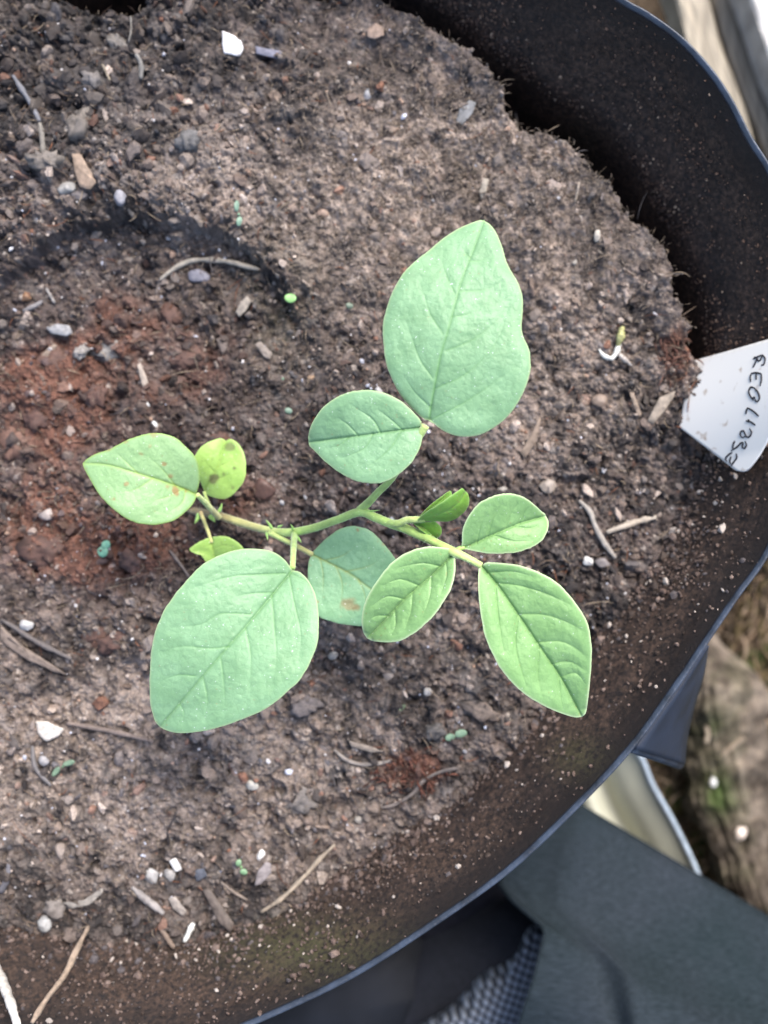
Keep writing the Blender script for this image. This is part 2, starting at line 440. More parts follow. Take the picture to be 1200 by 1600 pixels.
# colour zones (peat, dry matted crust, red clay mulch)
def soil_col(X, Y, i1, i2, i3, c1, c2, cd):
    dark = np.array([0.0145, 0.0110, 0.0110]); mid = np.array([0.104, 0.0775, 0.068]); tan = np.array([0.32, 0.255, 0.208])
    red = np.array([0.135, 0.056, 0.034]); grey = np.array([0.135, 0.120, 0.112]); pale = np.array([0.34, 0.29, 0.25])
    n1 = fbm(X, Y, 130, 4, 3); n2 = fbm(X + 500, Y, 55, 4, 4, 0.6); n3 = fbm(X, Y + 700, 14, 4, 0, 0.65)
    mixv = np.clip(0.08 + 2.5 * (n2 - 0.36) + 2.0 * (n3 - 0.5) + 0.5 * (i2 - 0.5) + 0.45 * (i3 - 0.5), 0, 1)[..., None]  # dark peat tone, spread wider to paint shaded voids between grains
    col = dark * (1 - mixv) + mid * mixv
    # dry crust: upper middle to the right, and lower left quarter
    tz = np.exp(-(((X - 720) / 330) ** 2 + ((Y - 300) / 230) ** 2)) * 1.0 + 0.75 * np.exp(-(((X - 160) / 330) ** 2 + ((Y - 1200) / 230) ** 2)) \
        + 0.55 * np.exp(-(((X - 560) / 260) ** 2 + ((Y - 1130) / 170) ** 2)) + 0.5 * np.exp(-(((X - 900) / 160) ** 2 + ((Y - 620) / 130) ** 2)) + 0.4 * np.exp(-(((X - 350) / 250) ** 2 + ((Y - 280) / 80) ** 2))
    tz = np.clip(tz * (0.2 + 1.5 * (n2 - 0.2)) + 2.0 * (n3 - 0.5) * tz, 0, 1)[..., None] * 0.85
    col = col * (1 - tz) + tan * tz
    g = (sstep(0.78, 0.97, i2) * sstep(0.3, 0.6, n2) * 0.6 + sstep(0.86, 0.98, i1) * 0.35)[..., None]
    col = col * (1 - g) + grey * g
    w = (sstep(0.965, 0.985, i3) * 0.7)[..., None]
    col = col * (1 - w) + pale * w
    rz = 1.1 * np.exp(-(((X - 200) / 190) ** 2 + ((Y - 540) / 110) ** 2)) + 1.2 * np.exp(-(((X - 120) / 170) ** 2 + ((Y - 850) / 90) ** 2)) + 1.0 * np.exp(-(((X - 640) / 70) ** 2 + ((Y - 1205) / 40) ** 2)) \
        + 0.9 * np.exp(-(((X - 1050) / 40) ** 2 + ((Y - 560) / 60) ** 2)) + 0.9 * np.exp(-(((X - 60) / 110) ** 2 + ((Y - 660) / 110) ** 2)) + 0.6 * np.exp(-(((X - 350) / 150) ** 2 + ((Y - 780) / 70) ** 2))
    rz = sstep(0.22, 0.56, rz * fbm(X - 90, Y + 33, 75, 5, 5, 0.62))[..., None] * 0.82
    rb = (0.5 * np.exp(-((X - 190) / 250) ** 2 - ((Y - 720) / 230) ** 2))[..., None]
    col = col * (1 - rb) + (col * 0.35 + np.array([0.045, 0.0215, 0.0145])) * rb
    rv = (0.55 + 0.9 * i2 * 0.5 + 0.7 * (n3 - 0.4))[..., None]
    col = col * (1 - rz) + red * rv * rz
    # darker areas: the heap at upper left, the hollow, the middle
    darken = 0.55 * np.exp(-((X - 110) / 240) ** 2 - ((Y - 90) / 150) ** 2) + 0.35 * np.exp(-((X - 480) / 110) ** 2 - ((Y - 120) / 120) ** 2) \
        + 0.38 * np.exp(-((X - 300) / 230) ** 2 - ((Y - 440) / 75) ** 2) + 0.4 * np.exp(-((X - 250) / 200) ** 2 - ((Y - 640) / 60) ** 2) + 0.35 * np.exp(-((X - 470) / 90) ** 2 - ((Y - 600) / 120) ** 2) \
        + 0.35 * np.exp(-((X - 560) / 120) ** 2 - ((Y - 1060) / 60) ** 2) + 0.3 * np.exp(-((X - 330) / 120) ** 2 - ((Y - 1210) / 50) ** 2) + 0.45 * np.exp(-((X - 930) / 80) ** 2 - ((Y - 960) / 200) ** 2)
    darken = np.clip(darken * 0.8 * (0.5 + 1.6 * (n2 - 0.2)), 0, 0.7)[..., None]
    col = col * (1 - darken)
    heap = np.exp(-((X - 150) / 260) ** 2 - ((Y - 130) / 190) ** 2)[..., None] * .35
    gcol = col.mean(-1, keepdims=True) * np.array([1.0, .97, .98]); col = col * (1 - heap) + gcol * heap
    # darker band next to the wall
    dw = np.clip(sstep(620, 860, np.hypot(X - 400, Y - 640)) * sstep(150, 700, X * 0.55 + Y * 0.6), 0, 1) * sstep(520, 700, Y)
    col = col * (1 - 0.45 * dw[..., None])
    # green algae film
    ga = np.clip(np.exp(-(((X - 480) / 120) ** 2 + ((Y - 1470) / 50) ** 2)) + 0.8 * np.exp(-(((X - 430) / 60) ** 2 + ((Y - 470) / 90) ** 2)), 0, 1) * 0.4
    ga = (ga * sstep(0.35, 0.6, n2))[..., None]
    col = col * (1 - ga) + np.array([0.05, 0.055, 0.024]) * ga
    # peat below the broken edge
    cw = sstep(4, -12, cd)[..., None]
    col = col * (1 - cw) + np.array([0.022, 0.014, 0.009]) * cw
    return np.clip(col * 1.0, 0.006, 1)
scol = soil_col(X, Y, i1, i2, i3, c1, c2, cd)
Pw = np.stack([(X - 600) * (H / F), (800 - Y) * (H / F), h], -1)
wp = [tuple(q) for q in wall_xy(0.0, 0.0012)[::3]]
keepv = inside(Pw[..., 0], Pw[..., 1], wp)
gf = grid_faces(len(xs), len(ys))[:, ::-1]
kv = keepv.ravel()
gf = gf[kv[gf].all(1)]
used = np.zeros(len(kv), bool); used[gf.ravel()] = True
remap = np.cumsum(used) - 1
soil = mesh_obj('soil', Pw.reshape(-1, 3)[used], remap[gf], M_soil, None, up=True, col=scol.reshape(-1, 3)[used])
tag(soil, 'brown potting soil with red clay patches filling the black pot', None, None, 'structure')

# ---- loose crumbs (nobody could count them)
def ico(sub):
    bm = bmesh.new(); bmesh.ops.create_icosphere(bm, subdivisions=sub, radius=1)
    v = np.array([q.co[:] for q in bm.verts]); f = np.array([[a.index for a in q.verts] for q in bm.faces]); bm.free()
    return v, f
IV, IF = ico(1); IV2, IF2 = ico(2); IV3, IF3 = ico(3)

def in_pot(px, py, z=0.0, shrink=-0.001):
    x = (px - 600) * (H - z) / F; y = (800 - py) * (H - z) / F
    return inside(x, y, [tuple(q) for q in wall_xy(z, shrink)[::6]])

def crumb_cloud(px, py, size, colr, zoff=0.3, iv=IV, if_=IF, zarr=None, aniso=0.5):
    n_ = len(px)
    z = soil_h(px, py) if False else None
    if zarr is None:
        zarr = soil_h(px, py, True)[0]
    K = len(iv)
    sc = size[:, None] * (1 + aniso * (rng.random((n_, 3)) - 0.5) * 2)
    # irregular lump: random radial per vertex
    base = iv[None] * (1 + 0.30 * (rng.random((n_, K, 1)) - 0.5) * 2)
    for _ in range(6 if K > 12 else 0):
        pl = rng.normal(size=(n_, 1, 3)); pl /= np.linalg.norm(pl, axis=2, keepdims=True)
        cl_ = rng.uniform(0.35, 0.85, (n_, 1)); dd = (base * pl).sum(2)
        base = base * np.where(dd > cl_, cl_ / np.maximum(dd, 1e-6), 1)[..., None]
    base = base * sc[:, None]
    # random rotation
    q = rng.normal(size=(n_, 4)); q /= np.linalg.norm(q, axis=1, keepdims=True)
    w, x, y, zq = q.T
    Rm = np.stack([1 - 2 * (y * y + zq * zq), 2 * (x * y - zq * w), 2 * (x * zq + y * w), 2 * (x * y + zq * w), 1 - 2 * (x * x + zq * zq), 2 * (y * zq - x * w), 2 * (x * zq - y * w), 2 * (y * zq + x * w), 1 - 2 * (x * x + y * y)], -1).reshape(-1, 3, 3)
    base = np.einsum('nij,nkj->nki', Rm, base)
    s = H / F
    ctr = np.stack([(px - 600) * s, (800 - py) * s, zarr + size * zoff], -1)
    v = (base + ctr[:, None]).reshape(-1, 3)
    f = (if_[None] + (np.arange(n_) * K)[:, None, None]).reshape(-1, 3)
    c = np.repeat(colr, K, axis=0)
    return v, f, c

N = 34000
px = rng.uniform(-60, 1290, N); py = rng.uniform(-60, 1660, N)
dens = fbm(px, py, 70, 3, 2)
keep = (rng.random(N) < 0.25 + 1.3 * (dens - 0.25)) & in_pot(px, py)
keep &= ~((px > 420) & (py < 500) & (rng.random(N) < 0.55))
px, py = px[keep], py[keep]
r_ = soil_h(px, py)
kk = (r_[6] > 3) | (rng.random(len(px)) < 0.15)
px, py = px[kk], py[kk]; n_ = len(px)
size = np.exp(rng.normal(math.log(0.00056), 0.56, n_)); size = np.clip(size, 0.00022, 0.0019)
size *= 1 + 0.35 * ((px < 330) & (py < 320))
r_ = soil_h(px, py)
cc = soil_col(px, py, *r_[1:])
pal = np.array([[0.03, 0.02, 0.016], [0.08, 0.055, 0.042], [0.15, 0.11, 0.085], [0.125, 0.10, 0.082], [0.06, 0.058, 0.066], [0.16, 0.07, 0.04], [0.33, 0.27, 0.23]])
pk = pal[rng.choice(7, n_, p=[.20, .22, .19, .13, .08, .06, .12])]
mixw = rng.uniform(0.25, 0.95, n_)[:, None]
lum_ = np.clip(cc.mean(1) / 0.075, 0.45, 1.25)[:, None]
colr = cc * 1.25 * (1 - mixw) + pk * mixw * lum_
bg_ = size > 0.0008
va, fa, ka = crumb_cloud(px[~bg_], py[~bg_], size[~bg_], colr[~bg_], 0.2, zarr=r_[0][~bg_])
vb, fb_, kb = crumb_cloud(px[bg_], py[bg_], size[bg_] * 1.15, colr[bg_], 0.05, iv=IV2, if_=IF2, zarr=r_[0][bg_], aniso=0.55)
v1, f1, k1 = np.vstack([va, vb]), np.vstack([fa, fb_ + len(va)]), np.vstack([ka, kb])
# pale grit and glinting sand grains
Ng = 6500
gx = rng.uniform(-40, 1250, Ng); gy = rng.uniform(-40, 1640, Ng)
gd = fbm(gx, gy, 110, 3, 1)
kk = in_pot(gx, gy) & (rng.random(Ng) < 0.2 + 1.2 * (gd - 0.2)) & ~((gx > 480) & (gy < 540) & (rng.random(Ng) < 0.6))
gx, gy = gx[kk], gy[kk]; r_ = soil_h(gx, gy); kk = r_[6] > 6; gx, gy = gx[kk], gy[kk]; zz = r_[0][kk]
gs = np.clip(np.exp(rng.normal(math.log(0.00026), 0.5, len(gx))), 0.00013, 0.0011)
gc = np.array([[0.60, 0.57, 0.56], [0.38, 0.31, 0.26], [0.52, 0.53, 0.60], [0.32, 0.21, 0.15]])[rng.choice(4, len(gx), p=[.2, .35, .15, .3])] * rng.uniform(0.5, 1.15, (len(gx), 1))
v2, f2, k2 = crumb_cloud(gx, gy, gs, gc, 0.75, zarr=zz)
cr = mesh_obj('soil_crumbs', np.vstack([v1, v2]), np.vstack([f1, f2 + len(v1)]), M_crumb, None, col=np.vstack([k1, k2]), smooth=False)
tag(cr, 'loose crumbs and pale grit lying all over the soil', 'soil crumbs', None, 'stuff')

# grains of dirt stuck to the pot's inner wall
Nd = 46000
ai = rng.integers(0, NR, Nd); zt = ZR - 0.0012 - (ZR + 0.006) * rng.random(Nd) ** 0.75
vv = rim_xy - PC; LL = np.linalg.norm(vv, axis=1)
inw = np.where(ZR - zt < 0.036, (ZR - zt) * 0.47, 0.036 * 0.47 + (ZR - zt - 0.036) * 0.16)
xy = PC + vv[ai] / LL[ai][:, None] * (LL[ai] - inw)[:, None] + rng.normal(0, 0.0003, (Nd, 2))
sz = np.clip(np.exp(rng.normal(math.log(0.00030), 0.5, Nd)), 0.00012, 0.0012) * (1 + 0.5 * np.exp(-np.clip(zt, 0, 1) / 0.006)) 
dn = vnoise(xy[:, 0] * 60 + 50, xy[:, 1] * 60 + 50, 3)
kk = rng.random(Nd) < (0.12 + 1.2 * dn) * (1.25 * np.exp(-np.clip(zt, 0, 1) / 0.010) + 0.22)
xy, zt, sz = xy[kk], zt[kk], sz[kk]
upr = (xy[:, 0] > 0.0) & (xy[:, 1] > 0.02)
sz = np.where(upr, np.minimum(sz, 0.00045), sz)
ipx = xy[:, 0] * F / H + 600; ipy = 800 - xy[:, 1] * F / H
pk = np.array([[0.03, 0.018, 0.012], [0.07, 0.045, 0.035], [0.13, 0.092, 0.075], [0.06, 0.05, 0.05], [0.35, 0.30, 0.26]])[rng.choice(5, len(zt), p=[.30, .34, .22, .1, .04])]
pk = np.where(upr[:, None], pk * [.85, .68, .52], pk)
v3, f3, k3 = crumb_cloud(ipx, ipy, sz, pk, 0.0, zarr=zt)
wd = mesh_obj('dirt_grains', v3, f3, M_crumb, None, col=k3, smooth=False)
tag(wd, 'grains of dirt stuck to the inner wall of the black pot', 'dirt', None, 'stuff')

# ---- peat fibres (matted, fuzzy at the broken edge)
def strands(px, py, L, wd, colr, lift, ang=None, z=None, seg=5):
    n_ = len(px)
    if z is None: z = soil_h(px, py)[0]
    a = rng.uniform(0, 2 * math.pi, n_) if ang is None else ang
    bend = rng.normal(0, 0.9, n_)
    t = np.linspace(0, 1, seg)[None]
    aa = a[:, None] + bend[:, None] * (t - 0.5)
    dx = np.cumsum(np.cos(aa), 1) * (L[:, None] / seg); dy = np.cumsum(np.sin(aa), 1) * (L[:, None] / seg)
    s = H / F
    cx = (px[:, None] - 600) * s + dx; cy = (800 - py[:, None]) * s + dy
    cz = z[:, None] + 0.0004 + lift[:, None] * np.sin(math.pi * t * 0.9)
    w = wd[:, None] * (1 - 0.55 * np.abs(2 * t - 1))
    th = np.linspace(0, 2 * math.pi, 3, endpoint=False)
    nx, ny = -np.sin(aa), np.cos(aa)
    ring = []
    for q in th:
        ring.append(np.stack([cx + nx * w * math.cos(q), cy + ny * w * math.cos(q), cz + w * math.sin(q)], -1))
    v = np.stack(ring, 2)  # n,seg,3,3
    v = v.reshape(-1, 3)
    f = []
    for i in range(seg - 1):
        for j in range(3):
            j2 = (j + 1) % 3
            f.append((i * 3 + j, i * 3 + j2, (i + 1) * 3 + j2, (i + 1) * 3 + j))
    f = np.array(f)
    F_ = (f[None] + (np.arange(n_) * seg * 3)[:, None, None]).reshape(-1, 4)
    return v, F_, np.repeat(colr, seg * 3, axis=0)

Nf = 9500
sx = rng.uniform(-40, 1250, Nf); sy = rng.uniform(-40, 1600, Nf)
kk = in_pot(sx, sy); sx, sy = sx[kk], sy[kk]
r_ = soil_h(sx, sy); kk = r_[6] > 2; sx, sy = sx[kk], sy[kk]; zz = r_[0][kk]
n_ = len(sx)
fc = np.array([[0.05, 0.03, 0.022], [0.12, 0.085, 0.06], [0.22, 0.17, 0.12], [0.09, 0.08, 0.08], [0.15, 0.06, 0.03]])[rng.choice(5, n_, p=[.22, .3, .27, .13, .08])]
s1 = strands(sx, sy, np.exp(rng.normal(math.log(0.0035), 0.5, n_)), rng.uniform(0.00006, 0.00022, n_), fc, rng.uniform(0, 0.001, n_), z=zz)
# fringe along the edge
cp = polyline([q for q in CLIFF if -60 <= q[0] <= 1090], 1500, smooth=False)
cp = cp + rng.normal(0, 9, cp.shape)
cp = cp[::4]
r_ = soil_h(cp[:, 0], cp[:, 1]); kk = r_[6] > -6; cp = cp[kk]; zz = r_[0][kk]; n_ = len(cp)
fc = np.array([[0.10, 0.072, 0.05], [0.19, 0.145, 0.10], [0.28, 0.22, 0.16]])[rng.choice(3, n_)]
s2 = strands(cp[:, 0], cp[:, 1], rng.uniform(0.0008, 0.0026, n_), rng.uniform(0.00005, 0.00012, n_), fc, rng.uniform(-0.0008, 0.0012, n_), ang=rng.normal(R(45), 0.9, n_), z=zz)
# matted fuzz on the dry crust
Nm = 14000
ux = rng.normal(760, 200, Nm); uy = rng.normal(300, 160, Nm)
kk = in_pot(ux, uy); ux, uy = ux[kk], uy[kk]; r_ = soil_h(ux, uy); kk = r_[6] > 1; ux, uy = ux[kk], uy[kk]; zz = r_[0][kk]; n_ = len(ux)
fc = np.array([[0.06, 0.045, 0.035], [0.13, 0.10, 0.075], [0.2, 0.16, 0.125], [0.27, 0.22, 0.175]])[rng.choice(4, n_, p=[.25, .3, .3, .15])]
s3 = strands(ux, uy, rng.uniform(0.0008, 0.003, n_), rng.uniform(0.00006, 0.00022, n_), fc, rng.uniform(0, 0.0012, n_), z=zz)
vv_, ff_, cc_, off = [], [], [], 0
for a, b, c in (s1, s2, s3):
    vv_.append(a); ff_.append(b + off); cc_.append(c); off += len(a)
fb = mesh_obj('peat_fibres', np.vstack(vv_), np.vstack(ff_), M_fibre, None, col=np.vstack(cc_))
tag(fb, 'fine peat fibres matted over the soil and fraying at its broken edge', 'fibres', None, 'stuff')

# ================================================================== THINGS LYING ON THE SOIL
def soil_z(px, py):
    return float(soil_h(np.array([float(px)]), np.array([float(py)]))[0][0])

def facet(v, k=9, lo=0.55, hi=0.92):
    """cut a unit ball by random planes so that it gets flat broken faces"""
    for _ in range(k):
        p_ = rng.normal(size=3); p_ /= np.linalg.norm(p_)
        c_ = rng.uniform(lo, hi); d = v @ p_
        v = v * np.where(d > c_, c_ / np.maximum(d, 1e-6), 1)[:, None]
    return v

def mute(c):
    c = np.array(c); g = c.mean()
    return (c * 0.75 + g * 0.25) * (0.68 if g < 0.4 else 0.82)

def set_origin(o, loc):
    me = o.data
    n_ = len(me.vertices); a = np.zeros(n_ * 3, np.float32); me.vertices.foreach_get('co', a)
    a = a.reshape(-1, 3) - np.array(loc, np.float32); me.vertices.foreach_set('co', a.ravel()); me.update()
    o.location = loc

def lump(name, px, py, l, w, ang, col, label, cat, group=None, hfac=0.55, mat=None, rough=0.0, sink=0.25, spot=0.2):
    """stone or clod; l, w in photograph pixels"""
    s = H / F; z = soil_z(px, py)
    v = facet(IV3.copy(), 11 if rough < .2 else 6)
    if rough:
        q = v * 3.1 + px
        nn = fbm(q[:, 0] + q[:, 2], q[:, 1] - q[:, 2], 1.1, 4, 2, 0.65) - 0.5
        v = v * (1 + rough * 2.2 * nn)[:, None]
    a, b, c = l / 2 * s, w / 2 * s, w / 2 * s * hfac
    v = v * [a, b, c]
    ca, sa = math.cos(-ang), math.sin(-ang)
    v = np.stack([v[:, 0] * ca - v[:, 1] * sa, v[:, 0] * sa + v[:, 1] * ca, v[:, 2]], -1)
    zc = z + c * (1 - 2 * sink) 
    x0, y0, _ = W(px, py, 0)
    nz = vnoise(v[:, 0] * 2200 + px, v[:, 1] * 2200 + v[:, 2] * 900 + py, 1)
    cv = mute(col)[None] * (1 + spot * 2 * (nz - 0.5))[:, None]
    o = mesh_obj(name, v, IF3, mat or M_stone, None, col=cv)
    o.location = (x0, y0, zc)
    return tag(o, label, cat, group)

def stick(name, pts, r, col, label, cat, group=None, lift=0.0, zs=None, mat=None, seg=8, flat=1.0, ends=0.6):
    """twig, straw or stalk that follows the photographed line; pts in pixels, r in pixels"""
    P = polyline(pts, max(10, int(sum(math.dist(a, b) for a, b in zip(pts[:-1], pts[1:])) / 4)))
    n_ = len(P); s = H / F
    zz = soil_h(P[:, 0], P[:, 1])[0]
    k = min(n_, 9); ker = np.ones(k) / k
    zz = np.convolve(np.pad(zz, k // 2, mode='edge'), ker, 'same')[k // 2:k // 2 + n_]
    zz = np.maximum(zz, np.median(zz) - 0.0015)
    if zs is not None: zz = np.interp(np.linspace(0, 1, n_), np.linspace(0, 1, len(zs)), zs)
    zz = zz + r * s * 0.7 + lift
    p3 = Wn(P[:, 0], P[:, 1], zz)
    t = np.linspace(0, 1, n_)
    rad = r * s * (1 + 0.25 * (vnoise(t * 9 + pts[0][0], t * 0 + pts[0][1], 2) - 0.5) * 2) * (1 - (1 - ends) * np.abs(2 * t - 1) ** 4)
    v, f = tube(p3, rad, seg, 0.18)
    mid = p3[n_ // 2]
    tt = np.repeat(t, seg); an = np.tile(np.arange(seg), n_)
    cv = mute(col)[None] * (0.75 + 0.5 * vnoise(tt * 3, an * 1.7 + pts[0][1], 3))[:, None]
    o = mesh_obj(name, v - mid, f, mat or M_debris, None, col=cv)
    o.location = mid
    return tag(o, label, cat, group)

def chip(name, poly, h, col, label, cat, group=None, tilt=0.0, mat=None, base=None, dome=0.25):
    """flat chip or flake with the traced outline, real thickness h (pixels)"""
    P = polyline(poly, 36, closed=True, smooth=False)
    P = P + rng.normal(0, 0.25, P.shape)
    c_ = P.mean(0); s = H / F
    z = (float(np.percentile(soil_h(np.append(P[::4, 0], c_[0]), np.append(P[::4, 1], c_[1]))[0], 75)) if base is None else base) + 0.0005
    rings = [0.0, 0.35, 0.7, 0.93, 1.0]
    v = []; 
    for side in (1, -1):
        for r_ in rings[1:]:
            q = c_ + (P - c_) * r_
            zz = z + h * s * (0.5 + side * 0.5 * (1 if r_ < 1 else 0.4)) + (h * s * dome * (1 - r_) if side > 0 else 0) + tilt * s * (q[:, 0] - c_[0]) * 0.5
            nn = (vnoise(q[:, 0] / 3, q[:, 1] / 3, 1) - 0.5) * h * s * 0.25
            v.append(Wn(q[:, 0], q[:, 1], zz + nn))
    top = W(c_[0], c_[1], z + h * s * (1 + dome)); bot = W(c_[0], c_[1], z)
    v = np.vstack(v + [[top], [bot]]); n_ = 36; f = []
    T_, B_ = len(v) - 2, len(v) - 1
    for i in range(n_):
        j = (i + 1) % n_
        f.append((T_, j, i)); f.append((B_, 4 * n_ + i, 4 * n_ + j))
        for k in range(3):
            f.append((k * n_ + i, k * n_ + j, (k + 1) * n_ + j, (k + 1) * n_ + i))
            f.append(((k + 4) * n_ + j, (k + 4) * n_ + i, (k + 5) * n_ + i, (k + 5) * n_ + j))
        f.append((3 * n_ + i, 3 * n_ + j, 7 * n_ + j, 7 * n_ + i))
    mid = np.array(W(c_[0], c_[1], z))
    nz = vnoise(v[:, 0] * 1500 + 9, v[:, 1] * 1500, 4)
    cv = mute(col)[None] * (0.85 + 0.3 * nz)[:, None]
    o = mesh_obj(name, v - mid, f, mat or M_debris, None, col=cv, smooth=True)
    o.location = mid
    return tag(o, label, cat, group)

WH = (0.52, 0.50, 0.47); CREAM = (0.36, 0.31, 0.25); TAN = (0.33, 0.23, 0.15); GREY = (0.20, 0.19, 0.185); BROWN = (0.13, 0.085, 0.058); RED = (0.13, 0.056, 0.036); STRAW = (0.40, 0.31, 0.21); BLUE = (0.10, 0.11, 0.15)
GP = 'pale pebbles scattered on the soil'
# name, px, py, length, width, angle(image), colour, label
for a in [
    (608, 1060, 27, 22, .2, (0.30, .24, .20), 'round tan pebble with a pale left side, below the green leaf in the middle', .5),
    (522, 1022, 17, 15, 0, CREAM, 'small cream pebble to the right of the largest lower leaf', .6),
    (917, 877, 17, 20, 0, WH, 'bright white pebble below the two crossed pale stalks', .7),
    (941, 880, 28, 20, .2, (.24, .20, .19), 'pinkish grey pebble right beside the bright white one', .5),
    (853, 760, 34, 24, .1, (.32, .25, .19), 'tan oval pebble above the small oval leaf on the right', .5),
    (784, 765, 20, 13, -.2, CREAM, 'little cream pebble between the folded young leaf and the oval leaflet', .6),
    (278, 1345, 26, 20, .5, (.72, .69, .64), 'bright white pebble on the pale stones near the bottom left', .6),
    (240, 1362, 34, 26, .3, (.42, .39, .36), 'pale grey stone left of the bright white pebble', .5),
    (268, 1362, 26, 18, .6, (.34, .31, .28), 'greyish stone lying against the bright white pebble', .5),
    (407, 1336, 15, 18, .3, (.75, .72, .66), 'small white seed like pebble above a grey chip', .7),
    (395, 1223, 24, 17, .1, (.50, .45, .36), 'cream pebble alone on the soil below the largest leaf', .6),
    (42, 975, 26, 20, .2, (.42, .40, .38), 'pale grey pebble at the left edge above two brown sticks', .6),
    (72, 1185, 20, 18, 0, (.30, .28, .28), 'round grey pebble below the triangular white stone', .6),
    (71, 1441, 24, 26, 0, (.34, .33, .31), 'round pale grey pebble near the bottom left corner', .6),
    (84, 1415, 34, 30, 0, (.22, .18, .15), 'brownish grey lump of soil above the round pale grey pebble', .4),
    (114, 305, 30, 26, .2, (.33, .31, .28), 'pale round pebble under the brown bark chip', .6),
    (200, 322, 20, 30, -.1, (.26, .25, .28), 'lilac grey stone on the lip of the round hollow', .5),
    (303, 426, 44, 26, .1, (.17, .165, .21), 'purplish grey pebble below the curved straw', .45),
    (240, 664, 14, 13, 0, WH, 'tiny white pebble above the spotted left leaf', .7),
    (228, 632, 14, 12, 0, WH, 'tiny white pebble higher above the spotted left leaf', .7),
    (160, 541, 46, 34, .1, (.24, .22, .20), 'round grey clod on the red clay patch', .5),
    (120, 545, 22, 24, .1, (.34, .30, .26), 'small cream stone left of the round grey clod', .5),
    (72, 803, 26, 20, 0, (.38, .30, .26), 'pinkish pebble left of the spotted leaf near the soil edge', .5),
    (415, 764, 42, 36, .1, RED, 'flat round brick red pebble right of the yellow leaf', .35),
    (15, 700, 60, 62, .4, (.19, .085, .05), 'large rusty clod cut by the left edge of the picture', .4),
    (147, 618, 30, 34, .5, RED, 'small rusty clod in the middle of the red patch', .5),
    (48, 652, 40, 34, .2, RED, 'rusty clod just above the large one at the left edge', .45),
    (130, 205, 40, 50, .4, (.19, .155, .125), 'grey earthy clod in the crumbly heap at upper left', .55),
    (150, 133, 26, 32, .3, (.19, .165, .15), 'pale earthy clod higher up in the crumbly heap', .6),
    (185, 70, 36, 24, .6, (.19, .165, .14), 'long earthy clod under the dark hollow at the top left', .5),
    (88, 268, 44, 32, .2, (.19, .155, .125), 'knobbly grey clod left of the bark chip', .5),
    (300, 232, 34, 30, .7, (.15, .14, .135), 'grey clod with a short stalk under it at upper middle', .5),
    (242, 258, 18, 14, 0, (.30, .12, .06), 'orange brick crumb above the round hollow', .6),
    (34, 460, 20, 18, 0, (.30, .14, .05), 'orange brown crumb at the left edge inside the hollow', .6),
    (487, 591, 12, 10, 0, (.38, .22, .10), 'tiny orange pebble left of the big upper leaf', .6),
    (503, 335, 22, 14, .1, (.36, .22, .14), 'small orange tan pebble in the upper middle', .5),
    (574, 145, 14, 20, .2, (.38, .38, .40), 'small bluish white pebble near the top', .5),
    (897, 412, 10, 12, 0, CREAM, 'tiny cream pebble on the dry crust right of the big leaf', .7),
    (903, 344, 24, 14, .2, (.42, .35, .30), 'pale flake like pebble on the dry crust', .4),
    (930, 372, 14, 20, .2, (.42, .37, .30), 'pale upright pebble below the pale flake on the dry crust', .5),
    (935, 628, 28, 22, -.3, (.27, .18, .12), 'tan angular pebble left of the wood chips by the label', .5),
    (562, 1283, 18, 16, 0, CREAM, 'cream pebble above the long straw at the bottom', .6),
    (668, 1078, 14, 18, .3, (.50, .44, .38), 'pale pebble below the middle green leaf, by the round tan one', .6),
    (359, 1476, 22, 20, .1, (.34, .19, .10), 'orange tan stone chip at the bottom edge of the soil', .6),
    (752, 1110, 52, 28, .3, (.19, .135, .10), 'brown oval clod left of the pointed right leaf tip', .45),
    (680, 1140, 34, 26, 0, (.15, .13, .115), 'dull brown clod in the soil below the middle leaves', .4),
    (470, 1255, 50, 44, 0, (.21, .175, .15), 'pale crumbly clod in the lower middle', .35),
    (860, 810, 40, 30, 0, (.16, .12, .11), 'mauve brown clod behind the small oval leaf', .35),
    (482, 1100, 44, 36, 0, (.18, .14, .125), 'brown crumbly clod right of the largest leaf', .35),
]:
    big = a[2] > 32 or 'clod' in a[6] or 'lump' in a[6]
    nm = 'clod' if ('clod' in a[6] or 'lump' in a[6]) else 'pebble'
    lump(nm, a[0], a[1], a[2], a[3], a[4], a[5], a[6], nm, 'clods of earth on the soil' if nm == 'clod' else GP, hfac=a[7] + .1, rough=0.95 if nm == 'clod' else 0.16, mat=M_crumb if nm == 'clod' else M_stone, sink=.4 if nm == 'clod' else .25, spot=.35 if nm == 'clod' else .2)

